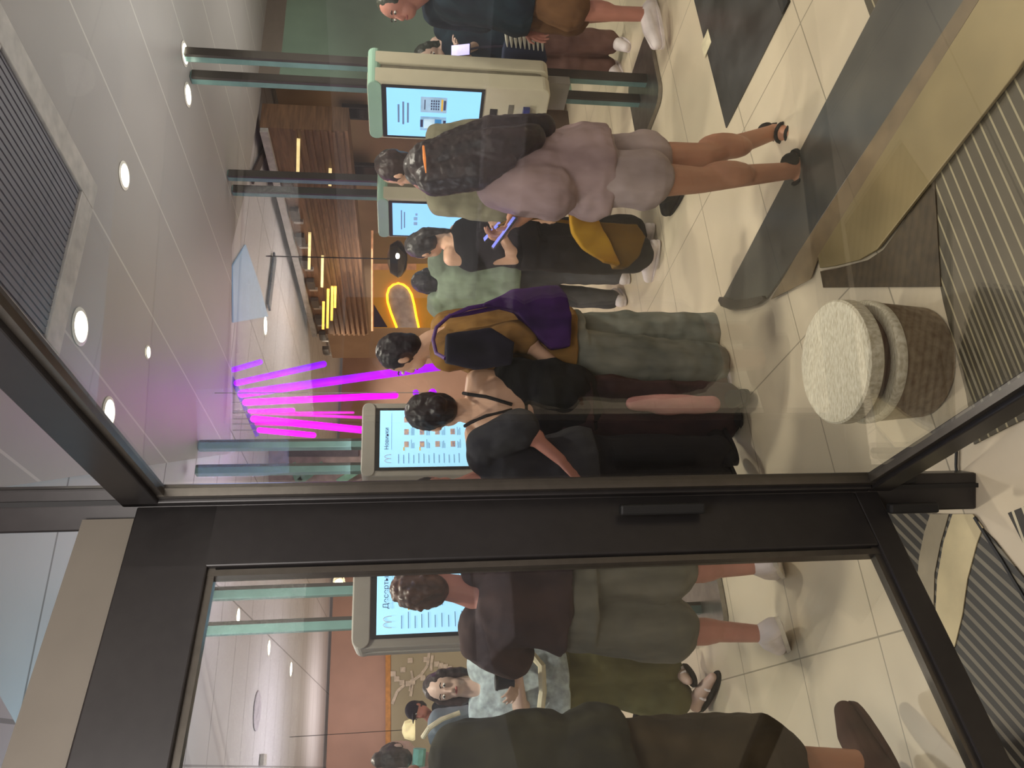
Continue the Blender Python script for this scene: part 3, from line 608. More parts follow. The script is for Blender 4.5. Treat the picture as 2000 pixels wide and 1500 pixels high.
b = BM(); tube(b, [p + UP * .08, V((p.x, p.y, CZ + .05))], .004, 6); obj('cord', b, BLACK, t)

# ================================================================= MURAL ON THE BACK WALL
pm = pw - B * 0.03
def mp(x, y, d=0.0): return onplane(x, y, pm - B * d, B)
t = thing('wall_mural', 'beige mural board with pale curving road map pattern', 'mural', V((mp(900, 1380).x, mp(900, 1380).y, 0)))
def mur(name, pts, m, d, th=.01):
    b = BM(); prism(b, [mp(x, y, d) for x, y in pts], B * th); return obj(name, b, m, t)
mur('board', [(764, 1180), (764, 1700), (960, 1700), (960, 1180)], mat('mural_beige', (176, 166, 140), 0.6, 0, 0.06, 1), 0, .02)
mur('top_trim', [(753, 1180), (753, 1700), (763, 1700), (763, 1180)], mat('ochre_trim', (206, 140, 60), 0.5), .01, .03)
PALE = mat('mural_pale', (218, 204, 190), 0.6)
for pts, w in (([(838, 1275), (835, 1300), (822, 1318), (806, 1330), (802, 1360)], .05), ([(845, 1280), (842, 1296), (842, 1310)], .05), ([(766, 1375), (776, 1350), (790, 1338)], .05), ([(803, 1310), (806, 1325), (800, 1350)], .04)):
    b = BM()
    for p_, q_ in zip(pts, pts[1:]): bar(b, mp(*p_, .012), mp(*q_, .012), .01, w, hint=B.cross(mp(*q_) - mp(*p_)))
    obj('road', b, PALE, t)
for i, (x, y) in enumerate([(768, 1316), (775, 1326), (785, 1333), (797, 1335), (806, 1332), (787, 1308), (801, 1290), (853, 1297), (861, 1300), (870, 1302), (878, 1306), (832, 1288), (826, 1324)]):
    b = BM(); box(b, mp(x, y, .014), A, B, UP, .045, .006, .045); obj('block', b, PALE, t)
#PEOPLE_BEGIN#
# ================================================================= PEOPLE
SKINS = {'light': mat('skin_light', (214, 170, 142), 0.5, 0, 0.05, 9), 'tan': mat('skin_tan', (176, 122, 92), 0.5, 0, 0.06, 9), 'rosy': mat('skin_rosy', (184, 124, 108), 0.5, 0, 0.06, 9),
         'deep': mat('skin_deep', (140, 88, 68), 0.5, 0, 0.06, 9), 'pale': mat('skin_pale', (206, 176, 160), 0.5, 0, 0.05, 9)}
def cloth(name, rgb, rgb2=None, scale=9, stretch=(1, 1, .35)):
    return mat(name, rgb, 0.85, 0, 0.16, scale, 0.35, 0, stretch, 0.2, rgb2)
def hairm(name, rgb): return mat(name, rgb, 0.45, 0, 0.3, 22, 0.5, 0, (1, 1, .12), 0.4)
EYEW = mat('eye_white', (225, 222, 215), 0.3); IRIS = mat('iris', (40, 28, 22), 0.2); LIP = mat('lip', (168, 92, 86), 0.4); BROW = mat('brow', (46, 34, 28), 0.7)
def hand(bm, wr, d, n, s, curl, L=0.18):
    """palm + four unequal bent fingers + a thumb leaving the side of the palm"""
    d = d.normalized(); n = (n - d * n.dot(d)).normalized(); t = d.cross(n).normalized() * s; k = L / 0.18
    kn = []
    for i, off in enumerate((.030, .010, -.010, -.029)):
        base = wr + d * (.012 * k) + t * (off * .6 * k); top = wr + d * ((.088, .092, .088, .080)[i] * k) + t * (off * k)
        capsule(bm, base, top, .0125 * k, .0115 * k, 8); kn.append(top)
    for i, ln in enumerate((.072, .080, .075, .058)):
        p = kn[i]; dd = (d + t * ((.10, .03, -.04, -.12)[i])).normalized(); r = (.0088, .0092, .0088, .0078)[i] * k
        for j, f in enumerate((.45, .32, .23)):
            ax = dd.cross(n).normalized(); dd = (Quaternion(ax, curl * (.55, .8, .6)[j]) @ dd).normalized(); q = p + dd * (ln * f * k)
            capsule(bm, p, q, r, r * .92, 8); p = q; r *= .92
    p = wr + d * (.026 * k) + t * (.026 * k); dd = (d * .62 + t * .72 + n * .25).normalized()
    q = p + dd * (.042 * k); capsule(bm, p, q, .0125 * k, .0105 * k, 8)
    dd = (dd * .8 + d * .5 - t * .1 + n * .25 * (1 + curl)).normalized(); capsule(bm, q, q + dd * (.034 * k), .0100 * k, .0082 * k, 8)
def foot_dir(an, toe):
    d = toe - an; d.z = 0; return d.normalized()
def person(label, px, py, h, face, Yg, skin='light', hair=None, clothes=(), J=None, girth=1.0, hd=None, hands=(.5, .5), palm=(None, None), vox=.0065, bust=0.0, shoe=None, featured=False, name='person', grip=None, hsc=1.0):
    """px,py: photo pixel of the ground contact; face: heading in degrees (90 = away from the lens, 180 = towards image-left side of the turned photo)"""
    J = J or {}
    g = atz(px, py, 0); k = Yg / g.y; base = V((g.x * k, Yg, 0)) if Yg else g
    Yg = base.y
    a = math.radians(face); f = V((math.cos(a), math.sin(a), 0)); r = V((f.y, -f.x, 0))
    def at(fr, rr, hh): return base + f * (fr * h) + r * (rr * h) + UP * (hh * h)
    P = {'head': at(.012, 0, .93), 'neck': at(-.01, 0, .845), 'pel': at(0, 0, .53), 'chest': None}
    for s, n in ((1, 'R'), (-1, 'L')):
        P['sh' + n] = at(-.005, .108 * s, .815); P['el' + n] = at(-.02, .135 * s, .63); P['wr' + n] = at(.03, .14 * s, .485)
        P['hip' + n] = at(0, .052 * s, .52); P['kn' + n] = at(.01, .055 * s, .285); P['an' + n] = at(-.015, .055 * s, .045); P['toe' + n] = at(.1, .07 * s, .015)
    for key, v in J.items():
        d = v[2] if len(v) > 2 else 0.0
        P[key] = aty(v[0], v[1], Yg + d)
    for n in 'LR':
        if 'an' + n in J and 'toe' + n not in J: P['toe' + n] = P['an' + n] + f * (.11 * h) - UP * (.03 * h)
    t = thing(name, label, 'person', (base.x, base.y, 0))
    hh = .132 * h * hsc; hs = hh / .232
    ha = math.radians(hd[0] if hd else face); tilt = math.radians(hd[1] if hd else 0)
    hf0 = V((math.cos(ha), math.sin(ha), 0)); hr = V((hf0.y, -hf0.x, 0)); hf = (hf0 * math.cos(tilt) + UP * math.sin(tilt)).normalized(); hu = hr.cross(hf).normalized()
    H = P['head']
    shm = (P['shL'] + P['shR']) / 2; hpm = (P['hipL'] + P['hipR']) / 2
    rs = (P['shR'] - P['shL']); rs = (r if rs.length < .12 else rs); rs = V((rs.x, rs.y, rs.z * .5)); rs.normalize()
    if rs.dot(r) < .35: rs = r.copy()
    G = girth
    def torso(bm, e=0.0, low=0.0, up=1.0):
        ax = (shm - hpm); L = ax.length; axn = ax / L; fd = UP.cross(r); fd = f
        prof = [(-.12, .093, .072), (0.0, .104, .078), (.14, .100, .074), (.38, .085, .064), (.62, .096, .068 + bust), (.82, .104, .064 + bust * .6), (.95, .085, .05), (1.04, .045, .038)]
        secs = []
        for q, wd, dp in prof:
            e_ = e + (.026 if e > .014 and q < .3 else .014 if e > .014 and q < .45 else 0)
            if q < -low - 1e-6 and low < .12: continue
            u = (r * (1 - max(0, min(1, q))) + rs * max(0, min(1, q))).normalized(); v = axn.cross(u).normalized(); u = v.cross(axn).normalized()
            secs.append((hpm + axn * (L * q), u, v, wd * h * G + e_, dp * h * G + e_))
        loft(bm, secs, 20, .85)
    # ------------------------------------------------ body
    bm = BM(); torso(bm)
    limb(bm, [shm, P['neck'], H - hu * .06 * hs], [.05 * h * .8, .034 * h, .031 * h])
    ball(bm, H + hu * .012 * hs - hf * .008 * hs, .074 * hs, .094 * hs, .104 * hs, hr, hf, hu, 20, 14)
    ball(bm, H - hu * .058 * hs + hf * .03 * hs, .054 * hs, .058 * hs, .058 * hs, hr, hf, hu, 16, 10)
    ball(bm, H - hu * .028 * hs + hf * .094 * hs, .012 * hs, .02 * hs, .02 * hs, hr, hf, hu, 10, 7); capsule(bm, H + hu * .012 * hs + hf * .086 * hs, H - hu * .024 * hs + hf * .1 * hs, .007 * hs, .010 * hs, 8)
    for s in (-1, 1): ball(bm, H + hr * (s * .077 * hs) - hf * .008 * hs - hu * .006 * hs, .010 * hs, .018 * hs, .03 * hs, hr, hf, hu, 10, 7)
    for i, n in enumerate('LR'):
        s = 1 if n == 'R' else -1
        limb(bm, [shm * .35 + P['sh' + n] * .65, P['sh' + n], P['el' + n], P['wr' + n]], [.034 * h * G, .030 * h * G, .0235 * h * G, .0155 * h])
        mid = P['el' + n].lerp(P['wr' + n], .3); ball(bm, mid, .026 * h * G, .026 * h * G, .03 * h)
        d = (P['wr' + n] - P['el' + n]).normalized(); pn = palm[i] or (-r * s + f * .2)
        hand(bm, P['wr' + n] - d * .004, d, V(pn), s if palm[i] is None else s, hands[i], .18 * h / 1.7)
        limb(bm, [hpm.lerp(P['hip' + n], .8) - UP * .02 * h, P['hip' + n].lerp(P['kn' + n], .3), P['kn' + n], P['an' + n]], [.052 * h * G, .05 * h * G, .033 * h, .021 * h])
        ball(bm, P['kn' + n].lerp(P['an' + n], .28) - f * .008 * h, .034 * h, .036 * h, .075 * h)
        an, to = P['an' + n], P['toe' + n]; fd = foot_dir(an, to); hl = an - fd * .022 * h - UP * .018 * h; hl.z = max(hl.z, .03)
        up_ = max(0.0, an.z - .045 * h)
        limb(bm, [an, hl], [.021 * h, .021 * h]); limb(bm, [an, to * .6 + an * .4 + UP * .004, to], [.022 * h, .02 * h, .014 * h]); limb(bm, [hl, to], [.019 * h, .014 * h])
    rm('body', bm, SKINS[skin], t, vox)
    # ------------------------------------------------ face
    if featured:
        for s in (-1, 1):
            c = H + hr * (s * .031 * hs) + hf * .083 * hs + hu * .012 * hs
            b = BM(); ball(b, c, .0135 * hs, .010 * hs, .0085 * hs, hr, hf, hu, 12, 8); e = obj('eye', b, EYEW, t, smooth=True)
            b = BM(); ball(b, c + hf * .0065 * hs, .0065 * hs, .005 * hs, .0068 * hs, hr, hf, hu, 10, 7); obj('iris', b, IRIS, e, smooth=True)
            b = BM(); tube(b, [c + hu * .02 * hs - hr * (.016 * hs) + hf * .002, c + hu * .025 * hs + hf * .006 * hs, c + hu * .02 * hs + hr * (.016 * hs) + hf * .0], .0036 * hs, 6); obj('eyebrow', b, BROW, t)
        b = BM(); ball(b, H - hu * .058 * hs + hf * .086 * hs, .022 * hs, .007 * hs, .007 * hs, hr, hf, hu, 12, 8); obj('mouth', b, LIP, t, smooth=True)
    # ------------------------------------------------ hair
    if hair:
        st, hm_ = hair[0], hair[1]
        bm = BM(); ball(bm, H + hu * .022 * hs - hf * .022 * hs, .084 * hs, .094 * hs, .104 * hs, hr, hf, hu, 20, 12)
        ball(bm, H - hu * .03 * hs - hf * .045 * hs, .072 * hs, .058 * hs, .075 * hs, hr, hf, hu, 16, 10)
        if st == 'curly':
            rr = random.Random(3)
            for i in range(70):
                a1, a2 = rr.uniform(-PI, PI), rr.uniform(-.5, 1.5); q = H + hu * (.02 + .1 * math.sin(a2)) * hs - hf * .02 * hs + (hr * math.cos(a1) * .08 + hf * math.sin(a1) * .09) * (math.cos(a2) * hs)
                if (q - H).dot(hf) > .06 * hs and (q - H).dot(hu) < .05 * hs: continue
                ball(bm, q, .017 * hs, .017 * hs, .017 * hs, n=8, k=6)
        if st == 'bun': ball(bm, H + hu * hair[2] * hs - hf * hair[3] * hs, .05 * hs, .05 * hs, .048 * hs)
        if st == 'tail': limb(bm, [H + hu * .02 * hs - hf * .1 * hs, H - hf * .14 * hs - hu * .04 * hs, H - hf * .12 * hs - hu * .2 * hs], [.034 * hs, .034 * hs, .014 * hs])
        if st == 'long':
            for pts, rad in hair[2]: limb(bm, [aty(x, y, Yg + d) for x, y, d in pts], rad)
        if st == 'bob':
            for s in (-1, 1): limb(bm, [H + hr * s * .07 * hs + hu * .02 * hs - hf * .01 * hs, H + hr * s * .08 * hs - hu * .09 * hs, H + hr * s * .07 * hs - hu * .15 * hs], [.032 * hs, .03 * hs, .016 * hs])
        rm('hair', bm, hm_, t, .006, 1, .010, .03)
    # ------------------------------------------------ clothes
    for c in clothes:
        kd = c['k']; m_ = c['m']; e = c.get('e', .018); bm = BM()
        if kd == 'top':
            torso(bm, e, c.get('low', 0.0))
            if c.get('low', 0) < -.05: pass
            sl = c.get('sleeve', .5)
            for n in c.get('arms', 'LR'):
                S, E, W = P['sh' + n], P['el' + n], P['wr' + n]; r0 = .034 * h * G + e; 
                if sl <= 0: continue
                pts = [shm * .4 + S * .6, S]; rs_ = [r0, r0 * 1.02]
                if sl <= .5: pts.append(S.lerp(E, sl * 2)); rs_.append(r0 * .98 + c.get('fl', 0))
                else: pts += [E, E.lerp(W, (sl - .5) * 2)]; rs_ += [.026 * h * G + e, .019 * h + e * .8 + c.get('fl', 0)]
                limb(bm, pts, rs_)
            if c.get('skirt'):
                q = hpm - UP * c['skirt'] * h; loft(bm, [(hpm + UP * .1 * h, r, f, .098 * h * G + e, .075 * h * G + e), (q, r, f, .108 * h * G + e, .085 * h * G + e)], 20)
            rm(c['n'], bm, m_, t, .009, 3, c.get('disp', .02), .09)
        elif kd == 'bottom':
            ln = c.get('len', 1.0); fl = c.get('fl', 0.0); ax = UP
            loft(bm, [(hpm - UP * .03 * h, r, f, .104 * h * G + e, .08 * h * G + e), (hpm + UP * .02 * h, r, f, .104 * h * G + e * .8, .08 * h * G + e * .8), (hpm + UP * (.055 * h), r, f, .096 * h * G + .012, .074 * h * G + .012)], 20)
            for n in 'LR':
                Hh, K, An = P['hip' + n], P['kn' + n], P['an' + n]; pts = [hpm.lerp(Hh, .85), Hh.lerp(K, min(.3, ln * .5))]; rs_ = [.052 * h * G + e, .052 * h * G + e]
                if ln <= 1: pts.append(Hh.lerp(K, ln)); rs_.append(.048 * h * G + e + fl)
                else: pts += [K, K.lerp(An, ln - 1)]; rs_ += [.036 * h * G + e + fl * .6, .026 * h + e + fl]
                limb(bm, pts, rs_)
            if c.get('join'):
                K1 = hpm.lerp((P['knL'] + P['knR']) / 2, ln); loft(bm, [(hpm, r, f, .105 * h * G + e, .082 * h * G + e), (K1, r, f, .1 * h * G + e + fl, .075 * h * G + e + fl)], 20)
            rm(c['n'], bm, m_, t, .009, 3, c.get('disp', .02), .1)
        elif kd == 'shoes':
            for n in 'LR':
                an, to = P['an' + n], P['toe' + n]; fd = foot_dir(an, to); bm = BM(); hl = an - fd * .026 * h - UP * .018 * h; hl.z = max(hl.z, .035)
                limb(bm, [an - UP * .0 * h, hl], [.026 * h, .027 * h]); limb(bm, [an - UP * .004, to * .55 + an * .45 + UP * .008, to + fd * .012], [.026 * h, .027 * h, .02 * h]); limb(bm, [hl, to], [.026 * h, .02 * h])
                me = remesh(bm, .006, 2); so = link('shoe', me, m_, t)
                bm = BM(); u = fd; v = UP.cross(u); c0 = (hl + to) / 2; zz = min(hl.z, to.z)
                b = bm; tl = (to - hl); tn = tl.normalized(); sdv = tn.cross(UP).normalized(); un = sdv.cross(tn).normalized()
                loft(b, [(c0 - un * .0225 * h * (1 if True else 1), tn, sdv, tl.length / 2 + .026 * h, .027 * h), (c0 - un * .012 * h, tn, sdv, tl.length / 2 + .027 * h, .028 * h)], 20, .8)
                obj('sole', b, c.get('sole', m_), so, smooth=True)
        elif kd == 'sandals':
            for n in 'LR':
                an, to = P['an' + n], P['toe' + n]; fd = foot_dir(an, to); hl = an - fd * .022 * h - UP * .018 * h; hl.z = max(hl.z, .03); tl = to - hl; tn = tl.normalized(); sdv = tn.cross(UP).normalized(); un = sdv.cross(tn).normalized(); c0 = (hl + to) / 2
                b = BM(); loft(b, [(c0 - un * .024 * h, tn, sdv, tl.length / 2 + .024 * h, .026 * h), (c0 - un * .013 * h, tn, sdv, tl.length / 2 + .025 * h, .027 * h)], 20, .8); so = obj('sandal', b, c.get('sole', m_), t, smooth=True)
                b = BM()
                for q_, rr in ((.72, .02), (.45, .024)):
                    cc = hl.lerp(to, q_); tube(b, [cc + sdv * (rr * h * math.cos(a_)) + un * (rr * h * 1.0 * math.sin(a_)) for a_ in [PI * i_ / 8 for i_ in range(9)]], .0055 * h, 6)
                obj('strap', b, m_, so)
                if c.get('heelcup'):
                    b = BM(); ball(b, hl + un * .006 * h, .024 * h, .026 * h, .024 * h); obj('heel_cup', b, m_, so, smooth=True)
        elif kd == 'cap':
            ball(bm, H + hu * .04 * hs - hf * .012 * hs, .09 * hs, .103 * hs, .092 * hs, hr, hf, hu, 20, 12); ball(bm, H + hu * .045 * hs + hf * .1 * hs, .06 * hs, .065 * hs, .009 * hs, hr, hf, hu)
            rm('cap', bm, m_, t, .006, 2)
        elif kd == 'path':
            for pts, rad in c['p']: tube(bm, [aty(x, y, Yg + d) for x, y, d in pts], rad, 8)
            obj(c['n'], bm, m_, t, smooth=True)
        elif kd == 'blob':
            for pts, rad in c['p']: limb(bm, [aty(x, y, Yg + d) for x, y, d in pts], rad)
            rm(c['n'], bm, m_, t, .008, 3, c.get('disp', .012), .07)
    return t, P, f, r

def phone(label, c, u, v, w, parent=None, col=(120, 130, 240)):
    t = thing('phone', label, 'phone', c); u = u.normalized(); v = (v - u * v.dot(u)).normalized(); w = u.cross(v)
    b = BM(); box(b, c, u, v, w, .036, .074, .004); obj('case', b, BLACK, t, bevel=0.003)
    b = BM(); box(b, c + w * .0047, u, v, w, .033, .069, .0005); obj('display', b, mat('phone_display_%d' % col[0], col, 0.3, emit=0.9), t); return t

BLK = cloth('black_fabric', (26, 25, 28)); WHT = mat('white_leather', (226, 216, 214), 0.5, 0, 0.06); 
# --- woman in lilac, long hair, walking profile
LIL = cloth('lilac_cotton', (176, 152, 150), (136, 114, 114)); LILS = cloth('lilac_shorts', (178, 160, 156), (140, 124, 122))
ph, P, f, r = person('person with long dark hair in lilac blouse and short lilac shorts looking at a phone', 1550, 300, 1.6, 142, 2.95, 'tan',
    ('long', hairm('dark_brown_hair', (44, 30, 28)), [([(840, 318, -.05), (900, 305, -.1), (970, 290, -.16), (1040, 268, -.15)], [.085, .085, .08, .05]), ([(850, 345, -.07), (930, 335, -.15), (990, 315, -.18)], [.075, .07, .035]), ([(880, 295, -.02), (960, 262, -.06), (1060, 247, -.08)], [.075, .07, .05])]),
    [dict(k='top', n='blouse', m=LIL, sleeve=.47, e=.024, fl=.03, low=.12, disp=.03),
     dict(k='bottom', n='shorts', m=LILS, len=.47, e=.026, fl=.016, disp=.02),
     dict(k='sandals', m=BLK, heelcup=True)],
    dict(head=(848, 332), neck=(925, 330), shL=(972, 366, -.1), shR=(965, 298, .14), elL=(1078, 378, -.14), wrL=(1010, 432, -.08), elR=(1060, 300, .25), wrR=(1000, 425, .22),
         pel=(1140, 335), hipL=(1160, 350, -.09), hipR=(1160, 318, .09), knL=(1365, 352, -.06), knR=(1375, 305, .05), anL=(1560, 332, -.02), anR=(1512, 258, .16), toeL=(1590, 392, -.02), toeR=(1562, 262, .05)), bust=.006, hd=(165, -18), girth=1.0, hands=(1.0, 1.0), palm=(V((0, .2, 1)), V((0, .2, 1))))
c = aty(970, 420, 2.86)
phone('phone with violet screen held by the woman in lilac', aty(985, 455, 2.84), V((.25, .9, 0)), V((-.8, .1, .55)), UP)
# orange hair clip in her hair
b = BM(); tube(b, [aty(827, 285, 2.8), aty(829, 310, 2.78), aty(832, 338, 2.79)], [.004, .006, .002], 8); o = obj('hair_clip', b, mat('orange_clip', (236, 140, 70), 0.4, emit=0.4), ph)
# mustard tote bag
MUS = cloth('mustard_canvas', (196, 152, 40), (160, 112, 22)); MUSD = cloth('mustard_shade', (116, 86, 26))
t = thing('tote_bag', 'mustard yellow shoulder bag hanging in front of the lilac shorts', 'bag', aty(1250, 430, 3.35))
def slab(name, pts, Y_, th, m, par, dsp=.012, vox=.008):
    b = BM(); prism(b, [aty(x, y, Y_) for x, y in pts], V((0, th, 0))); return rm(name, b, m, par, vox, 3, dsp, .12)
slab('bag_front', [(1108, 384), (1150, 378), (1170, 430), (1190, 468), (1213, 517), (1180, 512), (1140, 486), (1118, 452)], 3.36, .04, MUS, t)
slab('bag_body', [(1165, 432), (1245, 436), (1262, 462), (1250, 500), (1228, 522), (1206, 520), (1188, 470)], 3.4, .09, MUSD, t)
b = BM(); tube(b, [aty(1110, 386, 3.37), aty(1050, 400, 3.36), aty(975, 440, 3.36), aty(1050, 425, 3.4), aty(1150, 440, 3.42)], .008, 8); obj('strap', b, MUSD, t)

# --- man in brown t-shirt, back turned
BRN = cloth('brown_tshirt', (72, 54, 50), (46, 36, 40)); GRS = cloth('grey_shorts', (122, 120, 108), (86, 86, 78))
mt, P, f, r = person('person in dark brown t-shirt and grey shorts with back turned at the dessert kiosk', 1540, 1170, 1.66, 84, 3.02, 'rosy', ('curly', hairm('brown_curls', (92, 64, 48))),
    [dict(k='top', n='t_shirt', m=BRN, sleeve=.33, e=.024, fl=.02, low=-.02, disp=.022), dict(k='bottom', n='shorts', m=GRS, len=.90, e=.028, fl=.026, disp=.024),
     dict(k='shoes', m=WHT, sole=mat('pale_sole', (214, 206, 190), 0.6)),
     dict(k='path', n='wristwatch', m=METAL, p=[([(1022, 1092, -.03), (1023, 1101, -.04), (1022, 1109, 0)], .01)])],
    dict(head=(826, 1145), neck=(893, 1150), shL=(938, 1252), shR=(938, 1072), elL=(1022, 1286, .08), wrL=(976, 1290, .28), elR=(985, 1062, -.02), wrR=(1035, 1102, .05),
         hipL=(1125, 1215), hipR=(1125, 1122), knL=(1318, 1228), knR=(1312, 1112), anL=(1490, 1238, -.05), anR=(1480, 1105, -.02), toeL=(1522, 1262, .02), toeR=(1520, 1118, .12)), girth=1.1, hd=(80, 0), hands=(.6, .8))
# --- woman facing the glass in pale blouse and olive trousers
PBL = mat('pale_floral_blouse', (196, 212, 212), 0.85, 0, 0.1, 26, 0.3, rgb2=(150, 158, 164)); OLV = cloth('olive_trousers', (112, 110, 76), (82, 80, 52))
wb, P, f, r = person('person in pale floral blouse and wide olive trousers facing the glass with one arm folded', 1385, 1335, 1.56, 282, 3.95, 'pale', ('bob', hairm('dark_bob', (58, 46, 44))),
    [dict(k='top', n='blouse', m=PBL, sleeve=.34, e=.02, fl=.02, low=.12, disp=.02), dict(k='bottom', n='trousers', m=OLV, len=1.72, e=.024, fl=.05, disp=.03), 
     dict(k='path', n='hem', m=mat('cream_hem', (222, 214, 184), 0.8), p=[([(1040, 1280, -.16), (1058, 1300, -.2), (1060, 1350, -.22), (1055, 1395, -.18)], .02)]),
     dict(k='sandals', m=WHT, sole=BLK)],
    dict(head=(868, 1342), neck=(918, 1342), shL=(942, 1290), shR=(942, 1390), elL=(1010, 1276, -.05), wrL=(1005, 1330, -.24), elR=(1020, 1402, -.08), wrR=(1012, 1322, -.26),
         hipL=(1085, 1312), hipR=(1085, 1352), knL=(1200, 1305), knR=(1205, 1340), anL=(1322, 1312), anR=(1352, 1372, -.1), toeL=(1345, 1330, -.16), toeR=(1392, 1322, -.22)), girth=1.05, hd=(278, -4), featured=True, hands=(.7, .7), palm=(V((0, 1, .3)), V((0, 1, .3))))
t = thing('cup', 'small dark blue cup held against the pale floral blouse', 'cup', aty(1005, 1328, 3.66))
cc = aty(988, 1332, 3.66); b = BM(); lathe(b, cc - UP * .04, [(.026, 0), (.036, .08)], 20); obj('cup_body', b, mat('navy_cup', (36, 46, 62), 0.4), t, smooth=True)
b = BM(); lathe(b, cc + UP * .04, [(.039, 0.0005), (.037, .012)], 20); obj('lid', b, BLACK, t, smooth=True)
# --- cut-off person in dark olive at the frame edge
OLD = cloth('dark_olive_cloth', (66, 64, 48), (40, 40, 34)); OLD2 = cloth('dark_brown_shorts', (72, 60, 42), (48, 40, 28))
person('person in loose dark olive t-shirt and long brown shorts cut off by the frame edge', 1745, 1545, 1.74, 70, 2.12, 'tan', ('short', hairm('near_black_hair', (34, 28, 26))),
    [dict(k='top', n='t_shirt', m=OLD, sleeve=.48, e=.032, fl=.03, low=.12, disp=.03), dict(k='bottom', n='shorts', m=OLD2, len=1.14, e=.04, fl=.05, disp=.03), dict(k='shoes', m=cloth('brown_shoe', (74, 52, 44)))],
    dict(head=(790, 1560), neck=(850, 1560), shR=(905, 1478), shL=(905, 1650), elR=(1060, 1470), wrR=(1190, 1455, .05), elL=(1060, 1690), wrL=(1190, 1700), hipR=(1180, 1500), hipL=(1180, 1600), knR=(1450, 1490), knL=(1450, 1610), anR=(1690, 1490), anL=(1700, 1610)), girth=1.05)
# --- bare-backed woman at the food menu kiosk
MAR = cloth('maroon_trousers', (66, 44, 44), (36, 28, 34)); PNKT = cloth('pink_panel', (196, 140, 132), (150, 96, 96))
person('person with dark hair bun and bare shoulders in black strap top and maroon trousers', 1445, 800, 1.62, 95, 3.5, 'light', ('bun', hairm('black_hair', (24, 20, 26)), -.02, .085),
    [dict(k='top', n='strap_top', m=BLK, sleeve=0, e=.006, low=.12, disp=.006) if False else dict(k='blob', n='strap_top', m=BLK, p=[([(1010, 745, .02), (1020, 800, .02)], [.12, .13]), ([(1070, 760, 0), (1075, 800, 0)], [.15, .15]), ([(1110, 775, 0), (1120, 800, 0)], [.16, .16])]),
     dict(k='path', n='strap', m=BLK, p=[([(905, 768, -.03), (915, 770, -.1), (950, 775, -.14), (1000, 790, -.13)], .008), ([(908, 832, -.02), (920, 825, -.1), (950, 812, -.14), (1000, 800, -.13)], .008)]),
     dict(k='bottom', n='trousers', m=MAR, len=1.9, e=.026, fl=.03, disp=.03),
     dict(k='blob', n='side_panel', m=PNKT, disp=.01, p=[([(1235, 788, -.11), (1300, 790, -.11), (1390, 790, -.11)], [.03, .05, .04])]),
     dict(k='shoes', m=BLK)],
    dict(head=(848, 806), neck=(900, 800), shL=(930, 868), shR=(930, 742), elL=(1010, 880, .15), wrL=(960, 860, .32), elR=(1030, 735, .1), wrR=(1060, 770, .25), hipL=(1125, 822), hipR=(1125, 775), knL=(1290, 822), knR=(1290, 785), anL=(1415, 822), anR=(1418, 785), toeL=(1440, 850, .15), toeR=(1445, 775, -.16)), girth=1.0, hd=(110, -8), hsc=1.14)
# --- person in charcoal tee beside the corner post
CHR = cloth('charcoal_tee', (62, 62, 64), (42, 42, 48))
person('person in charcoal t-shirt with one arm down, half hidden by the door post', 1420, 900, 1.58, 60, 3.3, 'rosy', ('short', hairm('black_hair', (24, 20, 26))),
    [dict(k='top', n='t_shirt', m=CHR, sleeve=.46, e=.024, fl=.012, low=.12), dict(k='bottom', n='trousers', m=BLK, len=1.95, e=.02, fl=.012), dict(k='shoes', m=BLK)],
    dict(head=(846, 962), neck=(905, 955), shR=(948, 868, -.06), shL=(945, 1010, .1), elR=(1020, 836, -.12), wrR=(1095, 898, -.16), hipR=(1135, 898), hipL=(1135, 950), knR=(1275, 885), knL=(1280, 945), anR=(1405, 884), anL=(1410, 945)), girth=1.0)
# --- man in mustard-brown shirt, grey jeans, dark sling bag
TANS = cloth('mustard_brown_shirt', (150, 112, 62), (104, 76, 46)); JNS = cloth('grey_jeans', (146, 146, 134), (100, 104, 98))
person('person in mustard brown shirt and loose grey jeans seen in profile by the neon', 1412, 672, 1.75, 165, 3.75, 'light', ('short', hairm('dark_short_hair', (40, 30, 36))),
    [dict(k='top', n='shirt', m=TANS, sleeve=.55, e=.028, fl=.02, low=.02, disp=.022), dict(k='bottom', n='jeans', m=JNS, len=1.95, e=.03, fl=.045, disp=.035), dict(k='shoes', m=cloth('brown_leather', (92, 62, 52)), sole=WHT)],
    dict(head=(786, 692), neck=(843, 668), shL=(878, 690, -.16), shR=(875, 640, .17), elL=(1010, 655, -.22), wrL=(1085, 712, -.22), elR=(1000, 620, .15), wrR=(1060, 640, .12), hipL=(1110, 690, -.09), hipR=(1110, 660, .09), knL=(1250, 705, -.1), knR=(1250, 655, .08), anL=(1385, 715, -.08), anR=(1392, 655, .08), toeL=(1412, 755, -.14), toeR=(1420, 690, .02)), girth=1.05, hd=(150, -10), featured=True, hands=(.6, .6))
NAV = cloth('navy_nylon', (38, 34, 50), (26, 24, 34))
t = thing('sling_bag', 'dark navy sling bag worn on the back of the mustard brown shirt', 'bag', aty(930, 690, 3.4))
slab('bag_body', [(872, 652), (960, 640), (1005, 668), (1000, 712), (930, 722), (870, 708)], 3.33, .1, NAV, t)
b = BM(); tube(b, [aty(870, 700, 3.36), aty(852, 690, 3.42), aty(846, 664, 3.44), aty(852, 640, 3.46), aty(880, 615, 3.5)], .009, 8); obj('strap', b, mat('violet_strap', (86, 48, 120), 0.6), t, smooth=True)
PUR = cloth('purple_fabric', (70, 36, 96), (44, 22, 68))
t = thing('shopping_bag', 'purple cloth shopping bag beside the mustard brown shirt', 'bag', aty(1115, 620, 3.48))
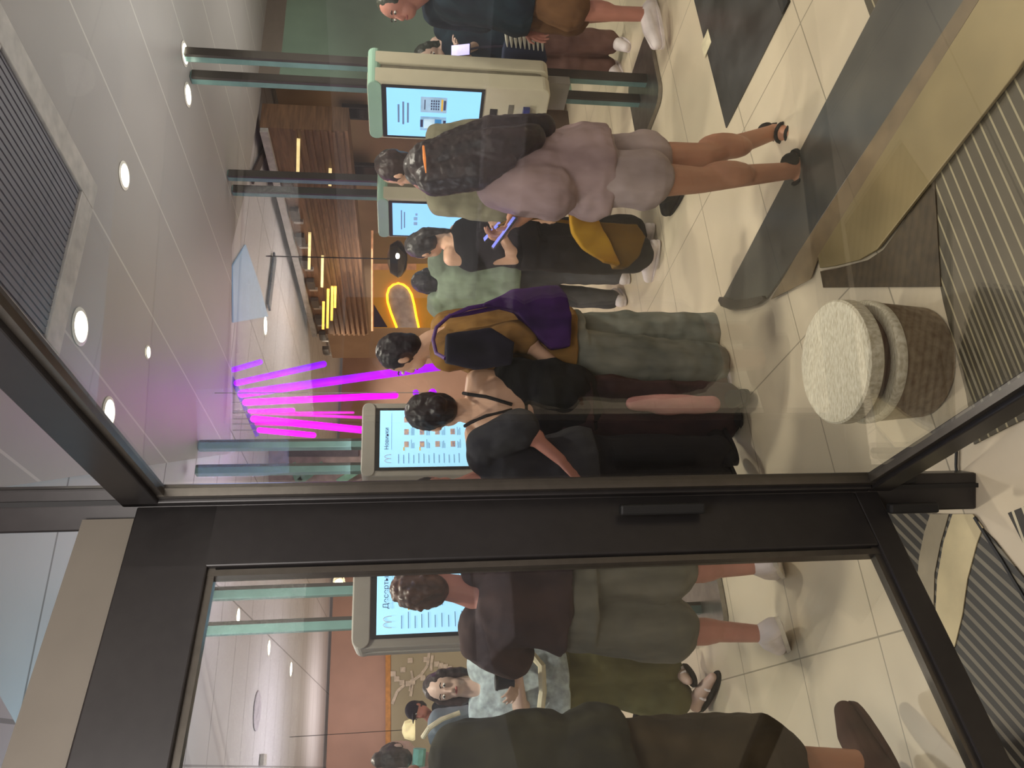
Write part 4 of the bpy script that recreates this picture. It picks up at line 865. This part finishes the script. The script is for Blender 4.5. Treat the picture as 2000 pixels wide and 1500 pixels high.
slab('bag_body', [(942, 594), (1000, 566), (1092, 556), (1108, 575), (1116, 610), (1114, 676), (1080, 682), (1045, 650), (1010, 608), (970, 600)], 3.44, .1, PUR, t, .02)
b = BM(); tube(b, [aty(960, 594, 3.5), aty(915, 602, 3.5), aty(872, 620, 3.52), aty(915, 612, 3.52), aty(985, 598, 3.5)], .01, 8); obj('handle', b, PUR, t, smooth=True)
# --- person behind the long-haired woman
GGR = cloth('grey_green_shirt', (134, 130, 108), (104, 102, 84))
person('person with short dark hair in grey green shirt behind the woman in lilac', 1330, 350, 1.72, 100, 4.3, 'light', ('short', hairm('dark_brown_crop', (52, 38, 34))),
    [dict(k='top', n='shirt', m=GGR, sleeve=.5, e=.022, low=.12), dict(k='bottom', n='trousers', m=BLK, len=1.95, e=.022), dict(k='shoes', m=BLK)], dict(head=(775, 330)), hd=(130, 0))
# --- woman in black with bare shoulder holding a phone
person('person with bare shoulders in black top and long black skirt holding a phone', 1268, 480, 1.62, 130, 4.75, 'light', ('tail', hairm('grey_black_hair', (58, 54, 54))),
    [dict(k='top', n='top', m=BLK, sleeve=0, e=.012, low=.12, disp=.01), dict(k='bottom', n='skirt', m=cloth('black_skirt', (34, 30, 30), (24, 22, 24)), len=1.75, e=.03, fl=.06, join=False), dict(k='shoes', m=WHT)],
    dict(head=(828, 482), elR=(945, 440, -.05), wrR=(958, 428, .12), shR=(893, 452, -.05), elL=(1005, 505, -.1), wrL=(978, 456, -.22)), hd=(120, -15))
phone('phone with violet blue screen held up by the bare-shouldered person', aty(962, 452, 4.4), V((.4, .8, 0)), V((-.7, .2, .6)), UP)
MGR = cloth('sage_jacket', (142, 158, 136), (110, 120, 106))
person('person with dark hair in sage green jacket waiting behind the black-clad woman', 1225, 560, 1.66, 60, 5.4, 'pale', ('bob', hairm('charcoal_hair', (44, 42, 46))),
    [dict(k='top', n='jacket', m=MGR, sleeve=.95, e=.03, low=.12), dict(k='bottom', n='trousers', m=cloth('slate_trousers', (84, 84, 88)), len=1.95, e=.024), dict(k='shoes', m=WHT)], dict(head=(836, 548)))
# --- man at the far queue cut by the frame
TEA = cloth('navy_teal_tshirt', (34, 52, 62), (22, 30, 44)); BSH = cloth('brown_shorts', (120, 86, 56), (90, 62, 40))
person('person in navy teal t-shirt and brown shorts with white trainers at the frame edge', 1290, 12, 1.72, 195, 4.6, 'rosy', ('short', hairm('dark_green_brown_hair', (48, 52, 40))),
    [dict(k='top', n='t_shirt', m=TEA, sleeve=.45, e=.026, fl=.015, low=.12), dict(k='bottom', n='shorts', m=BSH, len=.8, e=.028, fl=.02), dict(k='shoes', m=WHT)], dict(head=(776, 10), knL=(1130, 22, -.1), anL=(1262, 30, -.1)), girth=1.1, featured=True)
# --- woman behind the cream kiosk
person('person in navy top and dusty brown trousers with phone, behind the cream kiosk', 1235, 112, 1.62, 230, 5.5, 'pale', ('bob', hairm('green_black_hair', (48, 54, 44))),
    [dict(k='top', n='top', m=TEA, sleeve=.6, e=.022, low=.12), dict(k='bottom', n='trousers', m=cloth('dusty_brown_trousers', (118, 88, 80), (92, 66, 62)), len=1.9, e=.024, fl=.02), dict(k='shoes', m=WHT)],
    dict(head=(842, 108), elR=(930, 130, -.1), wrR=(905, 105, -.2), elL=(935, 85, -.05), wrL=(912, 98, -.22)), hd=(235, -20), featured=True)
phone('phone with lilac screen held by the person behind the cream kiosk', aty(900, 98, 4.98), V((1, -.2, 0)), V((.1, .5, .7)), UP, col=(150, 140, 245))
t = thing('fringed_bag', 'navy bag with white fringe behind the cream kiosk', 'bag', aty(1072, 85, 5.1))
slab('bag_body', [(985, 78), (1062, 76), (1070, 118), (982, 118)], 5.05, .1, cloth('denim_navy', (54, 62, 84), (40, 46, 66)), t)
FRI = mat('white_fringe', (196, 194, 180), 0.8)
for i in range(9):
    b = BM(); x = 988 + i * 8.6; tube(b, [aty(x, 66, 5.04), aty(x + 2, 80, 5.03), aty(x + 3, 92 + (i * 37 % 9), 5.04)], [.011, .013, .004], 6); obj('fringe', b, FRI, t)
b = BM(); tube(b, [aty(985, 90, 5.1), aty(940, 92, 5.2), aty(895, 100, 5.25)], .008, 6); obj('strap', b, NAV, t)
# --- seated group by the mural
person('person in black cap and dark jacket far off below the mural', 1090, 1398, 1.55, 250, 7.2, 'rosy', ('short', hairm('black_hair', (24, 20, 26))),
    [dict(k='cap', m=cloth('black_cap', (44, 38, 50))), dict(k='top', n='jacket', m=cloth('dark_slate_jacket', (52, 56, 62)), sleeve=.95, e=.03, low=.12), dict(k='bottom', n='trousers', m=BLK, len=1.95), dict(k='shoes', m=BLK)], dict(head=(815, 1388)), vox=.008, featured=True)
BGJ = cloth('blue_grey_jacket', (136, 150, 160), (108, 118, 128))
person('person with dark top bun in blue grey jacket behind the dark olive figure', 1260, 1462, 1.66, 70, 4.9, 'pale', ('bun', hairm('grey_brown_hair', (86, 78, 72)), .12, .04),
    [dict(k='top', n='jacket', m=BGJ, sleeve=.95, e=.03, low=.12), dict(k='bottom', n='trousers', m=BLK, len=1.95), dict(k='shoes', m=BLK),
     dict(k='path', n='collar_edge', m=mat('cream_piping', (222, 214, 184), 0.7), p=[([(898, 1392, -.14), (862, 1405, -.16), (838, 1422, -.18), (826, 1440, -.16)], .016)]),
     dict(k='path', n='scarf', m=mat('mint_scarf', (140, 204, 190), 0.7), p=[([(816, 1505, -.02), (818, 1485, -.12), (820, 1462, -.1)], .04)])],
    dict(head=(775, 1472), shR=(862, 1412), shL=(862, 1530), elR=(930, 1400)))
#PEOPLE_END#
w = bpy.data.worlds.new('world'); SC.world = w; w.use_nodes = True
bg = w.node_tree.nodes['Background']; bg.inputs[0].default_value = (.62, .55, .55, 1); bg.inputs[1].default_value = 0.6
